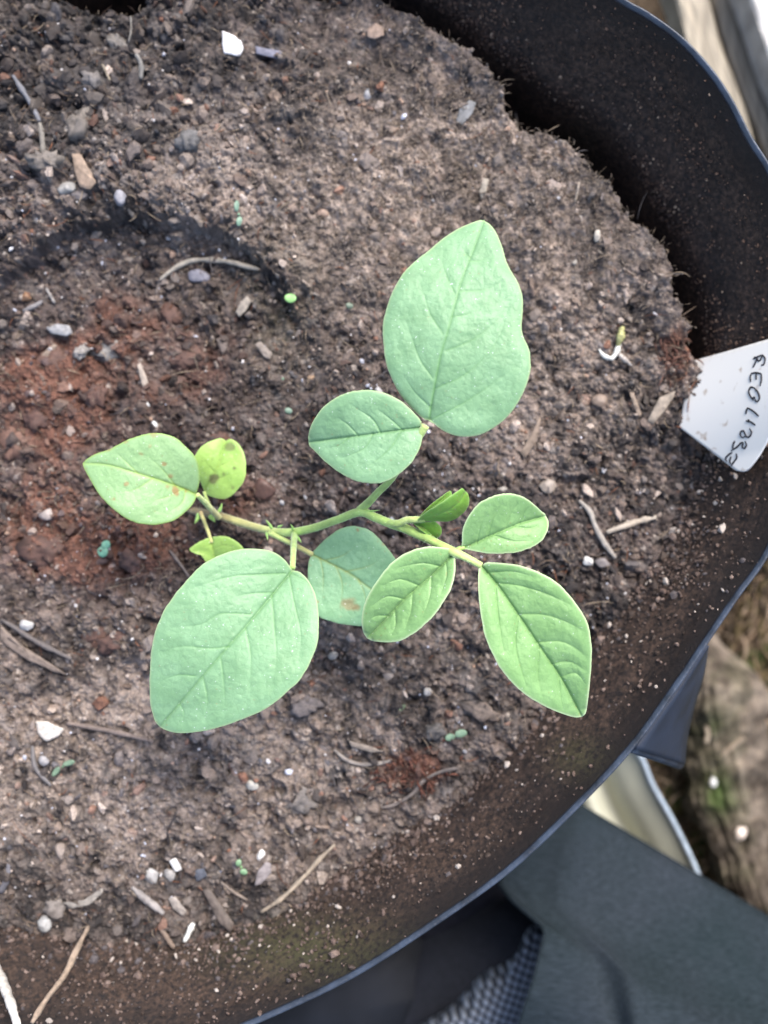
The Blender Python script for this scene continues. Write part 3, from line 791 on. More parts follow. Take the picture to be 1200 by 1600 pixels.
for a in [
    ('shell_fragment', [(347, 48), (365, 55), (376, 64), (381, 76), (374, 88), (350, 84), (347, 70)], 7, (.74, .70, .68), 'bright white five sided shell fragment near the top', 'shell fragment', .2),
    ('slate_flake', [(399, 72), (441, 80), (438, 93), (400, 84)], 5, (.20, .20, .27), 'blue grey slate flake right of the white shell fragment', 'stone flake', 0),
    ('wood_chip', [(573, 46), (588, 36), (600, 43), (600, 55), (585, 62), (574, 58)], 8, (.38, .25, .17), 'small tan wood chip at the top of the soil', 'wood chip', .1),
    ('bark_chip', [(112, 240), (126, 240), (138, 262), (151, 286), (140, 297), (124, 292), (116, 268)], 9, (.36, .24, .15), 'tan bark chip lying on the crumbly heap at upper left', 'bark chip', .3),
    ('shell_fragment', [(55, 1127), (72, 1127), (101, 1139), (92, 1150), (72, 1159), (60, 1148)], 7, (.60, .52, .43), 'triangular cream stone flake left of the largest leaf tip', 'stone flake', .2),
    ('wood_chip', [(1011, 658), (1030, 621), (1056, 610), (1052, 622), (1040, 640), (1020, 664)], 7, (.36, .28, .20), 'pale splinter of wood just left of the white label', 'wood chip', .3),
    ('wood_chip', [(983, 614), (990, 612), (1003, 648), (997, 652)], 5, (.30, .21, .14), 'thin tan splinter beside the pale one left of the label', 'wood chip', .1),
    ('wood_chip', [(812, 708), (828, 682), (843, 650), (846, 658), (838, 690), (820, 718)], 6, (.26, .18, .12), 'brown splinter right under the largest upper leaf', 'wood chip', .1),
    ('leaf_flake', [(398, 1384), (402, 1362), (416, 1346), (424, 1350), (424, 1364), (408, 1382)], 4, (.30, .25, .24), 'pinkish grey flake under the white seed', 'dead leaf flake', .1),
    ('leaf_flake', [(712, 190), (718, 170), (734, 156), (744, 160), (738, 178), (722, 196)], 3, (.22, .22, .22), 'grey petal shaped flake at the top of the dry crust', 'dead leaf flake', .2),
    ('wood_chip', [(368, 488), (374, 474), (386, 462), (393, 470), (386, 484), (374, 496)], 8, (.36, .30, .23), 'cream wood chip inside the round hollow', 'wood chip', .2),
    ('wood_chip', [(398, 538), (406, 533), (426, 552), (422, 562), (412, 558)], 6, (.28, .22, .17), 'grey brown chip lower right in the round hollow', 'wood chip', .2),
    ('wood_chip', [(214, 570), (220, 566), (232, 598), (230, 608), (222, 604)], 6, (.42, .33, .25), 'short cream chip below the round grey clod', 'wood chip', .1),
    ('bone_flake', [(72, 512), (88, 506), (108, 508), (114, 520), (104, 526), (78, 520)], 8, (.35, .34, .34), 'long pale grey flake left of the round grey clod', 'stone flake', .2),
    ('wood_chip', [(62, 556), (84, 536), (90, 540), (82, 552), (68, 564)], 6, (.32, .22, .15), 'tan splinter below the long pale grey flake', 'wood chip', .1),
    ('wood_chip', [(316, 1390), (328, 1388), (366, 1444), (360, 1458), (340, 1440)], 8, (.15, .11, .085), 'broad brown bark piece near the bottom edge of the soil', 'bark chip', .1),
    ('wood_chip', [(262, 1404), (274, 1400), (292, 1424), (286, 1432), (270, 1420)], 7, (.33, .27, .22), 'grey tan splinter above the short white stick', 'wood chip', .1),
    ('leaf_flake', [(98, 1410), (122, 1412), (146, 1396), (162, 1384), (160, 1396), (140, 1414), (112, 1420)], 4, (.36, .31, .25), 'curled cream flake near the bottom left corner', 'dead leaf flake', .3),
    ('slate_flake', [(300, 1360), (318, 1356), (324, 1368), (308, 1378)], 5, (.09, .10, .13), 'dark blue flake right of the white pebble', 'stone flake', 0),
    ('bark_chip', [(0, 975), (0, 990), (60, 1024), (108, 1056), (84, 1050), (40, 1030), (0, 1002)], 8, (.24, .17, .125), 'broad brown bark strip at the left edge', 'bark strip', .1),
    ('wood_chip', [(545, 1157), (580, 1166), (600, 1174), (580, 1176), (548, 1166)], 6, (.34, .26, .19), 'tan splinter above the curved root in the lower middle', 'wood chip', .1),
    ('leaf_flake', [(748, 300), (756, 278), (764, 280), (760, 300), (752, 312)], 4, (.36, .30, .22), 'cream sliver on the dry crust above the big leaf', 'dead leaf flake', .3),
]:
    chip(a[0], a[1], a[2], a[3], a[4], a[5], None, a[6])
GT = 'dry stalks and twigs on the soil'
for a in [
    ('twig', [(20, 118), (34, 140), (50, 165), (62, 190)], 4.2, (.17, .17, .19), 'dark grey twig at the upper left', 'twig', 0.0012),
    ('twig', [(62, 192), (66, 215), (67, 240), (69, 252)], 4.6, (.24, .21, .17), 'tan grey stub carrying on below the dark grey twig', 'twig', 0.001),
    ('dry_stalk', [(250, 437), (272, 420), (298, 408), (330, 406), (362, 410), (384, 416), (405, 421)], 4.4, (.36, .31, .24), 'curved pale straw lying in the round hollow', 'dry stalk', .0012),
    ('twig', [(243, 462), (247, 448), (252, 434)], 2.6, (.17, .13, .11), 'short brown stalk hanging from the curved straw', 'twig', .0006),
    ('dry_stalk', [(905, 782), (922, 800), (930, 822), (944, 848), (962, 872)], 4.8, (.36, .31, .26), 'bent greyish stalk right of the oval leaf', 'dry stalk', .001),
    ('dry_stalk', [(948, 832), (975, 822), (1000, 814), (1026, 808)], 5, (.44, .36, .27), 'straight tan stalk meeting the bent greyish one', 'dry stalk', .0008),
    ('dry_stalk', [(408, 1425), (440, 1404), (475, 1370), (500, 1342), (523, 1320)], 3.8, (.38, .29, .19), 'long straw at the bottom of the soil', 'dry stalk', .002),
    ('dry_stalk', [(138, 1448), (118, 1488), (100, 1525), (72, 1562), (50, 1598)], 4.6, (.36, .25, .16), 'long tan stalk leaning on the wall at the bottom left', 'dry stalk', 0, (.006, .016, .028, .037)),
    ('dry_stalk', [(-12, 1490), (2, 1530), (16, 1566), (30, 1612)], 7.5, (.60, .54, .46), 'thick whitish stalk in the bottom left corner', 'dry stalk', 0, (.010, .022, .034, .039)),
    ('dry_stalk', [(302, 1443), (295, 1457), (288, 1472)], 4.6, (.74, .72, .62), 'short bright white stick at the bottom', 'stick', .0012),
    ('twig', [(250, 1446), (260, 1464), (272, 1482)], 4, (.27, .18, .12), 'short brown twig left of the bright white stick', 'twig', .001),
    ('twig', [(206, 1386), (224, 1402), (242, 1416), (256, 1428)], 5.5, (.30, .26, .235), 'pale grey stick above the short brown twig', 'stick', .0006),
    ('twig', [(26, 1452), (30, 1474), (37, 1500)], 4.2, (.27, .18, .115), 'short tan twig at the bottom left edge', 'twig', .001),
    ('twig', [(2, 968), (30, 985), (60, 1004), (112, 1030)], 4.6, (.13, .105, .095), 'dark brown stick lying along the bark strip', 'twig', .0012),
    ('twig', [(105, 1130), (140, 1136), (180, 1144), (240, 1158)], 4, (.22, .155, .12), 'brown twig left of the largest leaf tip', 'twig', .0006),
    ('dry_root', [(522, 1172), (540, 1186), (562, 1194), (590, 1193), (612, 1188)], 3.6, (.33, .27, .22), 'curved pale root in the lower middle', 'dry root', .0008),
    ('dry_root', [(596, 1262), (620, 1256), (645, 1240), (662, 1220), (688, 1206), (717, 1200)], 3.4, (.20, .155, .13), 'wavy grey root across the red peat tuft', 'dry root', .001),
    ('twig', [(265, 860), (282, 882), (296, 902)], 2.2, (.20, .15, .13), 'thin stalk showing above the largest leaf', 'twig', .001),
    ('dry_root', [(800, 118), (802, 150), (806, 180), (810, 210)], 1.6, (.30, .24, .18), 'thin pale root on the broken edge at the top', 'dry root', .0008),
    ('dry_root', [(898, 318), (902, 300), (905, 284)], 1.8, (.38, .30, .22), 'short pale hair root on the dry crust', 'dry root', .0008),
    ('twig', [(36, 486), (58, 476), (66, 470)], 4, (.22, .2, .2), 'short grey twig at left inside the round hollow', 'twig', .0006),
    ('twig', [(72, 450), (80, 464), (86, 474)], 2.6, (.34, .30, .27), 'tiny pale twig beside the short grey one', 'twig', .0012),
    ('twig', [(276, 1268), (270, 1282), (262, 1300), (264, 1322)], 1.6, (.06, .045, .04), 'thin dark hooked rootlet above the white pebble', 'dry root', .0012),
    ('twig', [(345, 1378), (362, 1392), (386, 1406)], 2.6, (.27, .20, .15), 'small brown twig left of the long straw', 'twig', .0006),
    ('twig', [(50, 1165), (56, 1200), (80, 1228)], 3.6, (.16, .14, .135), 'dark grey twig below the cream stone flake', 'twig', .0004),
    ('dry_stalk', [(0, 1395), (10, 1376), (14, 1350)], 5, (.17, .16, .18), 'blue grey stub at the left edge low down', 'twig', .0006),
    ('dry_stalk', [(204, 25), (205, 45), (201, 66)], 1.6, (.22, .2, .17), 'thin stalk rising by the dark hollow at the top', 'dry stalk', .003),
    ('twig', [(160, 100), (166, 114), (172, 126)], 2.2, (.32, .25, .16), 'tiny tan splinter between the clods at upper left', 'twig', .003),
    ('leaf_flake', [(212, 84), (220, 100), (220, 124)], 4.5, (.19, .175, .155), 'narrow grey leaf blade in the crumbly heap', 'dead leaf flake', .003),
]:
    stick(a[0], a[1], a[2], a[3], a[4], a[5], GT, lift=a[6], zs=a[7] if len(a) > 7 else None)

for a in [(75, 560, 56, 40, .3, 'rusty red crumbling clod in the left part of the red patch'), (205, 508, 60, 44, -.2, 'rusty red clod above the round grey clod'),
          (262, 490, 50, 36, .5, 'dark rusty clod at the top of the red patch'), (105, 640, 34, 26, .2, 'small rusty clod near the left edge above the spotted leaf'),
          (70, 860, 70, 50, .1, 'broad rusty clod at lower left under the spotted leaf'), (150, 905, 64, 40, -.3, 'rusty clod left of the largest leaf'),
          (210, 880, 44, 34, .4, 'reddish clod beside the small low leaf'), (285, 560, 52, 34, .1, 'brownish red clod inside the right half of the hollow'),
          (150, 990, 40, 30, .2, 'rust brown clod above the largest leaf tip at left'), (180, 1005, 44, 34, -.4, 'dark rusty clod touching the left side of the largest leaf'),
          (345, 690, 46, 34, .2, 'reddish brown clod above the small round yellow leaf'), (612, 1215, 30, 24, .3, 'rust red clod in the peat tuft at lower middle')]:
    lump('clod', *a[:5], (.13, .056, .034), a[5], 'clod', 'clods of earth on the soil', hfac=.4, rough=1.0, mat=M_crumb, spot=.45, sink=.45)

# ---- tiny green weeds and the sprouting seed
M_weed = simple('weed green', rough=0.45, spec=0.5, var=0.15, vscale=500, attr=True)
def cotyledon(px, py, l, w, ang, z, col, name='cotyledon', parent=None):
    v = IV2 * [l / 2 * H / F, w / 2 * H / F, 0.0004]
    v[:, 2] += 0.0006 * (v[:, 0] / (l / 2 * H / F)) ** 2 
    ca, sa = math.cos(-ang), math.sin(-ang)
    v = np.stack([v[:, 0] * ca - v[:, 1] * sa, v[:, 0] * sa + v[:, 1] * ca, v[:, 2]], -1) + np.array(W(px, py, z))
    return mesh_obj(name, v, IF2, M_weed, parent, col=(np.array(col) * .55 + .04)[None] * np.ones((len(v), 1)))
for (x, y, leaves, label, col) in [
    (454, 466, [(454, 466, 19, 15, .1)], 'single round lime green seed leaf at the edge of the hollow', (.30, .62, .16)),
    (162, 857, [(161, 862, 17, 18, .3), (166, 851, 15, 14, -.5)], 'tiny seedling with two bluish green seed leaves on the red patch', (.16, .46, .27)),
    (98, 1198, [(88, 1205, 18, 9, -.9), (108, 1192, 20, 9, -.3)], 'tiny weed with two narrow dull green leaves at lower left', (.15, .26, .14)),
    (711, 1150, [(703, 1152, 16, 12, -.3), (720, 1146, 20, 13, -.2)], 'tiny seedling with two pale green leaves in the lower middle', (.24, .40, .22)),
    (373, 335, [(370, 322, 8, 18, 0), (374, 346, 9, 16, .2)], 'tiny weed with two upright narrow green leaves above the hollow', (.17, .32, .20)),
    (377, 1355, [(373, 1348, 9, 12, .3), (381, 1362, 12, 10, .3)], 'tiny green weed left of the pinkish flake at the bottom', (.17, .34, .14)),
    (632, 1103, [(628, 1106, 14, 7, -.8)], 'small dull green leaf shred below the round tan pebble', (.16, .24, .10)),
    (548, 478, [(546, 478, 12, 10, .3)], 'small dark green leaf shred left of the big leaf', (.09, .15, .08)),
    (442, 592, [(451, 642, 12, 10, .3)], 'small grey green leaf shred above the small round leaflet', (.16, .28, .18)),
]:
    z = soil_z(x, y) + 0.0012
    w_ = empty('weed_seedling', W(x, y, z - 0.001), label, 'weed seedling', 'tiny green weeds sprouting from the soil')
    v, f = tube([W(x, y, z - 0.002), W(x, y, z - 0.0002)], 0.0004, 6)
    mesh_obj('stem', v, f, M_weed, w_, col=np.array(col)[None] * np.ones((len(v), 1)))
    for (a, b, l_, ww, an) in leaves:
        cotyledon(a, b, l_, ww, an, z + 0.0004, col, 'seed_leaf', w_)

gs_ = empty('germinating_seed', W(957, 545, soil_z(957, 545)), 'white germinating seed with a yellow tip on the soil left of the label', 'germinating seed')
zb = soil_z(957, 545) + 0.0016
def simple_tube(name, pts, rads, col, parent, mat, z0):
    P = polyline(pts, 24); rd = np.interp(np.linspace(0, 1, 24), np.linspace(0, 1, len(rads)), rads) * H / F
    p3 = Wn(P[:, 0], P[:, 1], z0 + 0.001 * np.sin(np.linspace(0, math.pi, 24)))
    v, f = tube(p3, rd, 8, 0.5)
    return mesh_obj(name, v, f, mat, parent, col=np.array(col)[None] * rng.uniform(.45, 1, (len(v), 1)))
simple_tube('sprout_root', [(936, 546), (944, 556), (955, 560), (964, 549), (968, 534)], [1.5, 4, 3.4, 5, 3], (.72, .72, .66), gs_, M_stone, zb)
simple_tube('yellow_tip', [(965, 540), (970, 526), (972, 512)], [3, 6.5, 4], (.42, .41, .17), gs_, M_stone, zb + .0006)
simple_tube('seed_husk', [(962, 548), (974, 560), (988, 572)], [2, 4.6, 1], (.45, .40, .36), gs_, M_stone, zb - .0002)

# rusty peat tuft and the dark wet bits
def tuft(px, py, sx_, sy_, n_, cols, label):
    ux = rng.normal(px, sx_, n_); uy = rng.normal(py, sy_, n_)
    fc = np.array(cols)[rng.choice(len(cols), n_)]
    v, f, c = strands(ux, uy, rng.uniform(.002, .005, n_), rng.uniform(.0002, .0005, n_), fc, rng.uniform(0, .001, n_))
    mid = np.array(W(px, py, 0))
    o = mesh_obj('peat_tuft', v - mid, f, M_fibre, None, col=c); o.location = mid
    return tag(o, label, 'peat tuft', 'rusty tufts of peat fibre', 'stuff')
tuft(640, 1205, 26, 18, 130, [(.10, .038, .025), (.14, .06, .04), (.06, .03, .02)], 'rust red tuft of peat fibre under the wavy grey root')
tuft(1045, 560, 11, 16, 120, [(.09, .038, .026), (.12, .06, .042), (.05, .028, .02)], 'rust red tuft of peat fibre just above the label')


# ================================================================== THE SEEDLING
def leaf_mat(name, base, vein, edge, spot=(0.30, 0.12, 0.045), rough=0.48, sheen=0.25, trans=0.22, tcol=None):
    m, n, l, p = new_mat(name)
    tc = n.new('ShaderNodeTexCoord')
    def attr(a):
        q = n.new('ShaderNodeAttribute'); q.attribute_name = a; return q.outputs['Fac']
    def nz(s, d=4):
        q = n.new('ShaderNodeTexNoise'); q.inputs['Scale'].default_value = s; q.inputs['Detail'].default_value = d; l.new(tc.outputs['Object'], q.inputs['Vector']); return q.outputs['Fac']
    def mix(f, a, b):
        q = n.new('ShaderNodeMix'); q.data_type = 'RGBA'
        l.new(f, q.inputs['Factor'])
        for s_, v_ in (('A', a), ('B', b)):
            if isinstance(v_, tuple): q.inputs[s_].default_value = (*v_, 1)
            else: l.new(v_, q.inputs[s_])
        return q.outputs['Result']
    def rampf(src, a, b, lo=0.0, hi=1.0):
        q = n.new('ShaderNodeMapRange'); q.inputs['From Min'].default_value = a; q.inputs['From Max'].default_value = b
        q.inputs['To Min'].default_value = lo; q.inputs['To Max'].default_value = hi; l.new(src, q.inputs['Value']); return q.outputs[0]
    b2 = tuple(c * 0.88 for c in base); b3 = (base[0] * 1.12, base[1] * 1.06, base[2] * 1.14)
    c1 = mix(rampf(nz(160, 3), 0.35, 0.65), b2, b3)
    c1 = mix(rampf(nz(2600, 2), 0.35, 0.7, 0, 0.35), c1, tuple(c * 0.78 for c in base))
    v1 = n.new('ShaderNodeTexVoronoi'); v1.feature = 'DISTANCE_TO_EDGE'; v1.inputs['Scale'].default_value = 330; v1.inputs['Randomness'].default_value = 1
    nd = n.new('ShaderNodeTexNoise'); nd.inputs['Scale'].default_value = 500; l.new(tc.outputs['Object'], nd.inputs['Vector'])
    va_ = n.new('ShaderNodeVectorMath'); va_.operation = 'MULTIPLY_ADD'; l.new(nd.outputs['Color'], va_.inputs[0]); va_.inputs[1].default_value = (0.0022, 0.0022, 0.0022); l.new(tc.outputs['Object'], va_.inputs[2])
    l.new(va_.outputs[0], v1.inputs['Vector'])
    c1 = mix(rampf(v1.outputs['Distance'], 0.0, 0.07, 0.38, 0.0), c1, tuple(c * 0.70 for c in base))
    c1 = mix(attr('vein'), c1, vein)
    c1 = mix(attr('margin'), c1, edge)
    c1 = mix(attr('spot'), c1, spot)
    # pale hairs and dust specks
    sp = rampf(nz(1500, 1), 0.72, 0.78, 0, 0.6)
    c1 = mix(sp, c1, (0.75, 0.8, 0.75))
    l.new(c1, p.inputs['Base Color'])
    p.inputs['Roughness'].default_value = rough
    p.inputs['Specular IOR Level'].default_value = 0.4
    p.inputs['Sheen Weight'].default_value = sheen
    p.inputs['Sheen Roughness'].default_value = 0.4
    bp = n.new('ShaderNodeBump'); bp.inputs['Strength'].default_value = 0.35; bp.inputs['Distance'].default_value = 0.00012
    vo = n.new('ShaderNodeTexVoronoi'); vo.feature = 'DISTANCE_TO_EDGE'; vo.inputs['Scale'].default_value = 620; l.new(tc.outputs['Object'], vo.inputs['Vector'])
    vr = rampf(vo.outputs['Distance'], 0.0, 0.16, 0.0, 0.7)
    ad = n.new('ShaderNodeMath'); l.new(vr, ad.inputs[0]); l.new(nz(2300, 3), ad.inputs[1])
    l.new(ad.outputs[0], bp.inputs['Height']); l.new(bp.outputs[0], p.inputs['Normal'])
    tr = n.new('ShaderNodeBsdfTranslucent')
    tr.inputs['Color'].default_value = (*(tcol or tuple(c * 1.1 for c in base)), 1)
    ms = n.new('ShaderNodeMixShader'); ms.inputs[0].default_value = trans
    out = n['Material Output']
    l.new(p.outputs[0], ms.inputs[1]); l.new(tr.outputs[0], ms.inputs[2]); l.new(ms.outputs[0], out.inputs['Surface'])
    return m

BG = (0.196, 0.362, 0.180)
M_leafA = leaf_mat('blue green leaf', BG, (0.14, 0.29, 0.11), (0.40, 0.53, 0.26))
M_leafE = leaf_mat('young green leaf', (0.228, 0.415, 0.148), (0.175, 0.34, 0.10), (0.62, 0.74, 0.42), trans=0.28)
M_leafD = leaf_mat('shaded leaf', (0.24, 0.45, 0.235), (0.27, 0.34, 0.10), (0.32, 0.42, 0.18))
M_leafH = leaf_mat('ageing leaf', (0.26, 0.43, 0.19), (0.27, 0.40, 0.09), (0.27, 0.40, 0.08), trans=0.25)
M_leafI = leaf_mat('yellow leaf', (0.33, 0.53, 0.12), (0.30, 0.44, 0.10), (0.42, 0.58, 0.17), spot=(0.11, 0.07, 0.05), trans=0.3)
M_bud = leaf_mat('folded young leaf', (0.20, 0.42, 0.06), (0.24, 0.46, 0.10), (0.28, 0.50, 0.12), rough=0.5, trans=0.3)

plant = empty('licorice_seedling', W(300, 797, -0.004), 'young green seedling with rounded three part leaves growing from the pot', 'seedling')

def leaflet(parent, mat, base, tip, left, right, mid, veins, zb, zt, arch=0.004, fold=0.002, cup=0.0, roll=0.0, q=0.0006, qw=11.0,
            vw=1.3, mw=2.0, margin=2.0, spots=(), nu=200, mv=70, wave=0.0, name='leaflet', groove=0.0004, vstr=0.45, saw=0.0, mstr=0.85, medge=0.8, label=None):
    """blade whose outline follows the photographed one; z runs from zb at the base to zt at the tip.
    left/right = outline points from base to tip; veins = pixel polylines; roll tilts the two halves"""
    base, tip = np.array(base, float), np.array(tip, float)
    Lp = polyline([base] + list(left) + [tip], nu)
    Rp = polyline([base] + list(right) + [tip], nu)
    Mp = polyline([base] + list(mid) + [tip], nu)
    def wig(P, k):
        t = np.arange(nu)
        d = np.gradient(P, axis=0); nn = np.stack([-d[:, 1], d[:, 0]], -1) / (np.linalg.norm(d, axis=1, keepdims=True) + 1e-6)
        a = 0.55 * (vnoise(t / 9.0, t * 0 + k, 2) - 0.5) + 0.3 * (vnoise(t / 3.0, t * 0 + k + 7, 3) - 0.5)
        return P + nn * (a * np.sin(np.linspace(0, math.pi, nu)) * 2)[:, None]
    Lp = wig(Lp, base[0]); Rp = wig(Rp, base[1])
    vcol = np.concatenate([-np.linspace(1, 0, mv + 1)[:-1], np.linspace(0, 1, mv + 1)])
    av = np.abs(vcol)[None, :, None]
    side = np.where(vcol[None, :, None] < 0, Lp[:, None], Rp[:, None])
    P = Mp[:, None] * (1 - av) + side * av
    x, y = P[..., 0], P[..., 1]
    u = np.linspace(0, 1, nu)[:, None] * np.ones_like(x)
    vv_ = vcol[None] * np.ones_like(x)
    half = np.linalg.norm(side - Mp[:, None], axis=-1) * H / F
    q = q * (0.30 if mat in (M_leafA, M_leafD, M_leafH) else 0.34); groove = groove * 0.55; vstr = vstr * 1.35; roll = roll * 0.55
    z = zb + (zt - zb) * u + arch * np.sin(math.pi * u) + (fold * np.abs(vv_) + cup * vv_ ** 2) * np.sin(math.pi * np.clip(u * 1.05, 0, 1)) ** 0.5
    z = z + roll * vv_ * np.sin(math.pi * u) ** 0.6
    dm = seg_dist(x, y, [tuple(p_) for p_ in Mp[::6]] + [tuple(Mp[-1])])
    dv = np.full(x.shape, 1e9)
    for vn in veins:
        vp = [tuple(p_) for p_ in polyline(vn, 16)]
        for k_ in range(15):
            dv = np.minimum(dv, seg_dist(x, y, vp[k_:k_ + 2]) + 2.6 * (k_ / 15) ** 2.2)
    dall = np.minimum(dv, dm)
    edge_d = np.minimum(seg_dist(x, y, [tuple(p_) for p_ in Lp[::3]] + [tuple(tip)]), seg_dist(x, y, [tuple(p_) for p_ in Rp[::3]] + [tuple(tip)]))
    fade = sstep(0, 18, edge_d)
    z = z + q * (1 - np.exp(-dall / qw)) * fade + 0.25 * q * (fbm(x, y, 16, 3, 2) - 0.5) * fade
    z = z - groove * np.exp(-(dm / 2.2) ** 2) - groove * 0.45 * np.exp(-(dv / 1.6) ** 2)
    z = z + 0.0011 * (fbm(x + zb * 9e4, y, 70, 3, 3) - 0.5) * fade + 0.00022 * (fbm(x, y, 7, 2, 4) - 0.5) * fade
    z = z + wave * (np.sin(u * 17 + vv_ * 2 + base[0]) * np.abs(vv_) ** 2) 
    z = z - 0.0004 * np.exp(-edge_d / 3.0)
    vein = np.clip(mstr * np.exp(-(dm / mw) ** 2) * (1 - 0.5 * u) + vstr * np.exp(-(dv / vw) ** 2), 0, 1)
    marg = medge * np.exp(-(edge_d / margin) ** 2)
    sp = np.zeros(x.shape)
    for (sx_, sy_, sr, sa) in spots:
        d = np.hypot(x - sx_, y - sy_) + sr * 0.9 * (fbm(x, y, sr * 1.2 + 2, 3, 3) - 0.5) * 2
        sp = np.maximum(sp, sa * sstep(sr, sr * 0.35, d))
    for _ in range(16):   # small blemishes
        i_, j_ = rng.integers(5, nu - 5), rng.integers(5, len(vcol) - 5)
        sp = np.maximum(sp, 0.4 * sstep(1.6, 0.6, np.hypot(x - x[i_, j_], y - y[i_, j_])))
    Pw_ = Wn(x, y, z).reshape(-1, 3)
    o = mesh_obj(name, Pw_, grid_faces(nu, len(vcol)), mat, parent, up=True, attrs={'vein': vein, 'margin': marg, 'spot': sp})
    # ends of the grid collapse to points: fine
    add_solidify(o, 0.00028, -1)
    if label: o['label'] = label
    return o

M_stem = simple('green stem', rough=0.55, spec=0.4, bump=0.5, bscale=1600, var=0.18, vscale=420, attr=True, sheen=0.3)
def stem_tube(name, pts, zs, rads, cols, parent, hairs=0):
    """pts in pixels, zs metres, rads pixels (radius), cols = colours along"""
    P = polyline(pts, 60); t = np.linspace(0, 1, 60)
    zz = np.interp(t, np.linspace(0, 1, len(zs)), zs)
    k = np.ones(9) / 9; zz = np.convolve(np.pad(zz, 4, mode='edge'), k, 'valid')
    rd = np.interp(t, np.linspace(0, 1, len(rads)), rads) * (H - zz) / F
    p3 = Wn(P[:, 0], P[:, 1], zz)
    v, f = tube(p3, rd, 12, 0.05)
    cc = np.stack([np.interp(t, np.linspace(0, 1, len(cols)), [c[i] for c in cols]) for i in range(3)], -1)
    cv = np.repeat(cc, 12, axis=0)
    cv = cv * (0.85 + 0.3 * vnoise(np.repeat(t, 12) * 14, np.tile(np.arange(12), 60) * 0.9, 2))[:, None]
    if hairs:
        hv, hf, hc = [], [], []
        b0 = len(v)
        for _ in range(hairs):
            i_ = rng.integers(1, 58); a_ = rng.uniform(0, 2 * math.pi)
            ring = v[i_ * 12:(i_ + 1) * 12]
            j_ = rng.integers(0, 12); pnt = ring[j_]; nr = pnt - p3[i_]; nr = nr / (np.linalg.norm(nr) + 1e-9)
            d_ = nr + rng.normal(0, 0.3, 3); L_ = rng.uniform(0.0003, 0.0007)
            sd_ = np.cross(d_, rng.normal(size=3)); sd_ /= np.linalg.norm(sd_) + 1e-9
            w_ = 0.00003
            k_ = b0 + len(hv)
            hv += [pnt - sd_ * w_, pnt + sd_ * w_, pnt + d_ * L_]
            hf.append((k_, k_ + 1, k_ + 2)); hc += [[0.55, 0.65, 0.45]] * 3
        v = np.vstack([v, hv]); f = list(f) + hf; cv = np.vstack([cv, hc])
    return mesh_obj(name, v, f, M_stem, parent, col=cv)

SG = (.32, .46, .12); SB = (.25, .19, .09); SY = (.38, .47, .15); SO = (.36, .35, .13)
# main stem from the soil to the growing tip
zr = soil_z(300, 797)
stem_tube('stem', [(288, 789), (300, 797), (318, 801), (337, 804), (380, 818), (420, 829), (452, 832), (490, 825), (525, 813), (562, 800), (585, 808), (610, 818), (634, 826)],
          [zr - .003, zr + .003, .009, .012, .018, .024, .028, .034, .039, .044, .047, .050, .053], [5.5, 6, 6, 6.2, 6, 6.2, 6.4, 6.2, 6.2, 6.6, 7, 7, 7.2],
          [SB, SB, SB, SO, SO, SY, SG, SG, SG, SG, SG, SG, SG], plant, hairs=700)

def make_leaf(name, pts, zs, rads, cols, label, hairs=120):
    o = stem_tube(name, pts, zs, rads, cols, plant, hairs)
    o['label'] = label
    return o

# --- leaf 1: large upper leaf (two leaflets)
pet = make_leaf('leaf', [(562, 798), (576, 785), (592, 768), (612, 748), (636, 712), (655, 682), (665, 665)], [.044, .050, .056, .061, .066, .070, .073], [7, 6, 5.5, 5, 5, 5.5, 6.5], [SG, SG, SG, SG, SG, SG, SY], 'upper leaf with the largest leaflet', 160)
leaflet(pet, M_leafA, (671, 656), (757, 345),
        [(660, 653), (640, 635), (623, 613), (607, 580), (600, 548), (598, 510), (602, 487), (612, 458), (630, 427), (650, 407), (671, 391), (688, 376), (713, 359), (737, 348), (750, 344)],
        [(677, 661), (693, 673), (713, 681), (737, 682), (760, 675), (787, 657), (807, 632), (822, 603), (829, 577), (829, 557), (826, 543), (818, 527), (815, 507), (817, 473), (810, 443), (793, 413), (785, 387), (775, 363), (766, 351)],
        [(673, 640), (687, 563), (702, 510), (720, 443), (740, 390)],
        [[(675, 655), (730, 626), (790, 585), (827, 557)], [(680, 607), (730, 583), (775, 535), (795, 478)], [(697, 548), (740, 530), (780, 497), (797, 472)], [(707, 495), (733, 490), (750, 478)],
         [(720, 455), (760, 452), (788, 437)], [(733, 408), (750, 407), (765, 400)],
         [(675, 590), (655, 560), (643, 525), (633, 500)], [(692, 522), (672, 490), (663, 462), (655, 440)], [(711, 459), (697, 430), (690, 405)], [(733, 402), (722, 388)], [(672, 636), (650, 615), (632, 590)]],
        .073, .070, arch=.006, fold=-.001, roll=.004, q=.0011, qw=12, groove=.0004, wave=.0004, nu=240, mv=90, label='largest upper leaflet with a wavy right edge', mstr=1.0)
leaflet(pet, M_leafA, (660, 668), (482, 691),
        [(657, 657), (647, 645), (627, 627), (603, 615), (577, 609), (550, 612), (527, 620), (503, 638), (487, 663), (482, 680)],
        [(660, 677), (657, 697), (643, 723), (620, 743), (593, 755), (563, 753), (537, 742), (510, 723), (492, 705), (484, 697)],
        [(620, 673), (577, 679), (530, 685)],
        [[(595, 676), (582, 655), (560, 640), (548, 632)], [(560, 681), (545, 665), (527, 652)], [(630, 673), (610, 655), (590, 640)], [(627, 673), (610, 700), (585, 722), (562, 737)], [(583, 678), (570, 700), (545, 712), (533, 716)], [(545, 683), (530, 696), (515, 700)]],
        .072, .066, arch=.003, fold=.0015, roll=-.001, q=.0012, qw=10, groove=.0007, label='small round leaflet left of the largest one', mstr=.6)
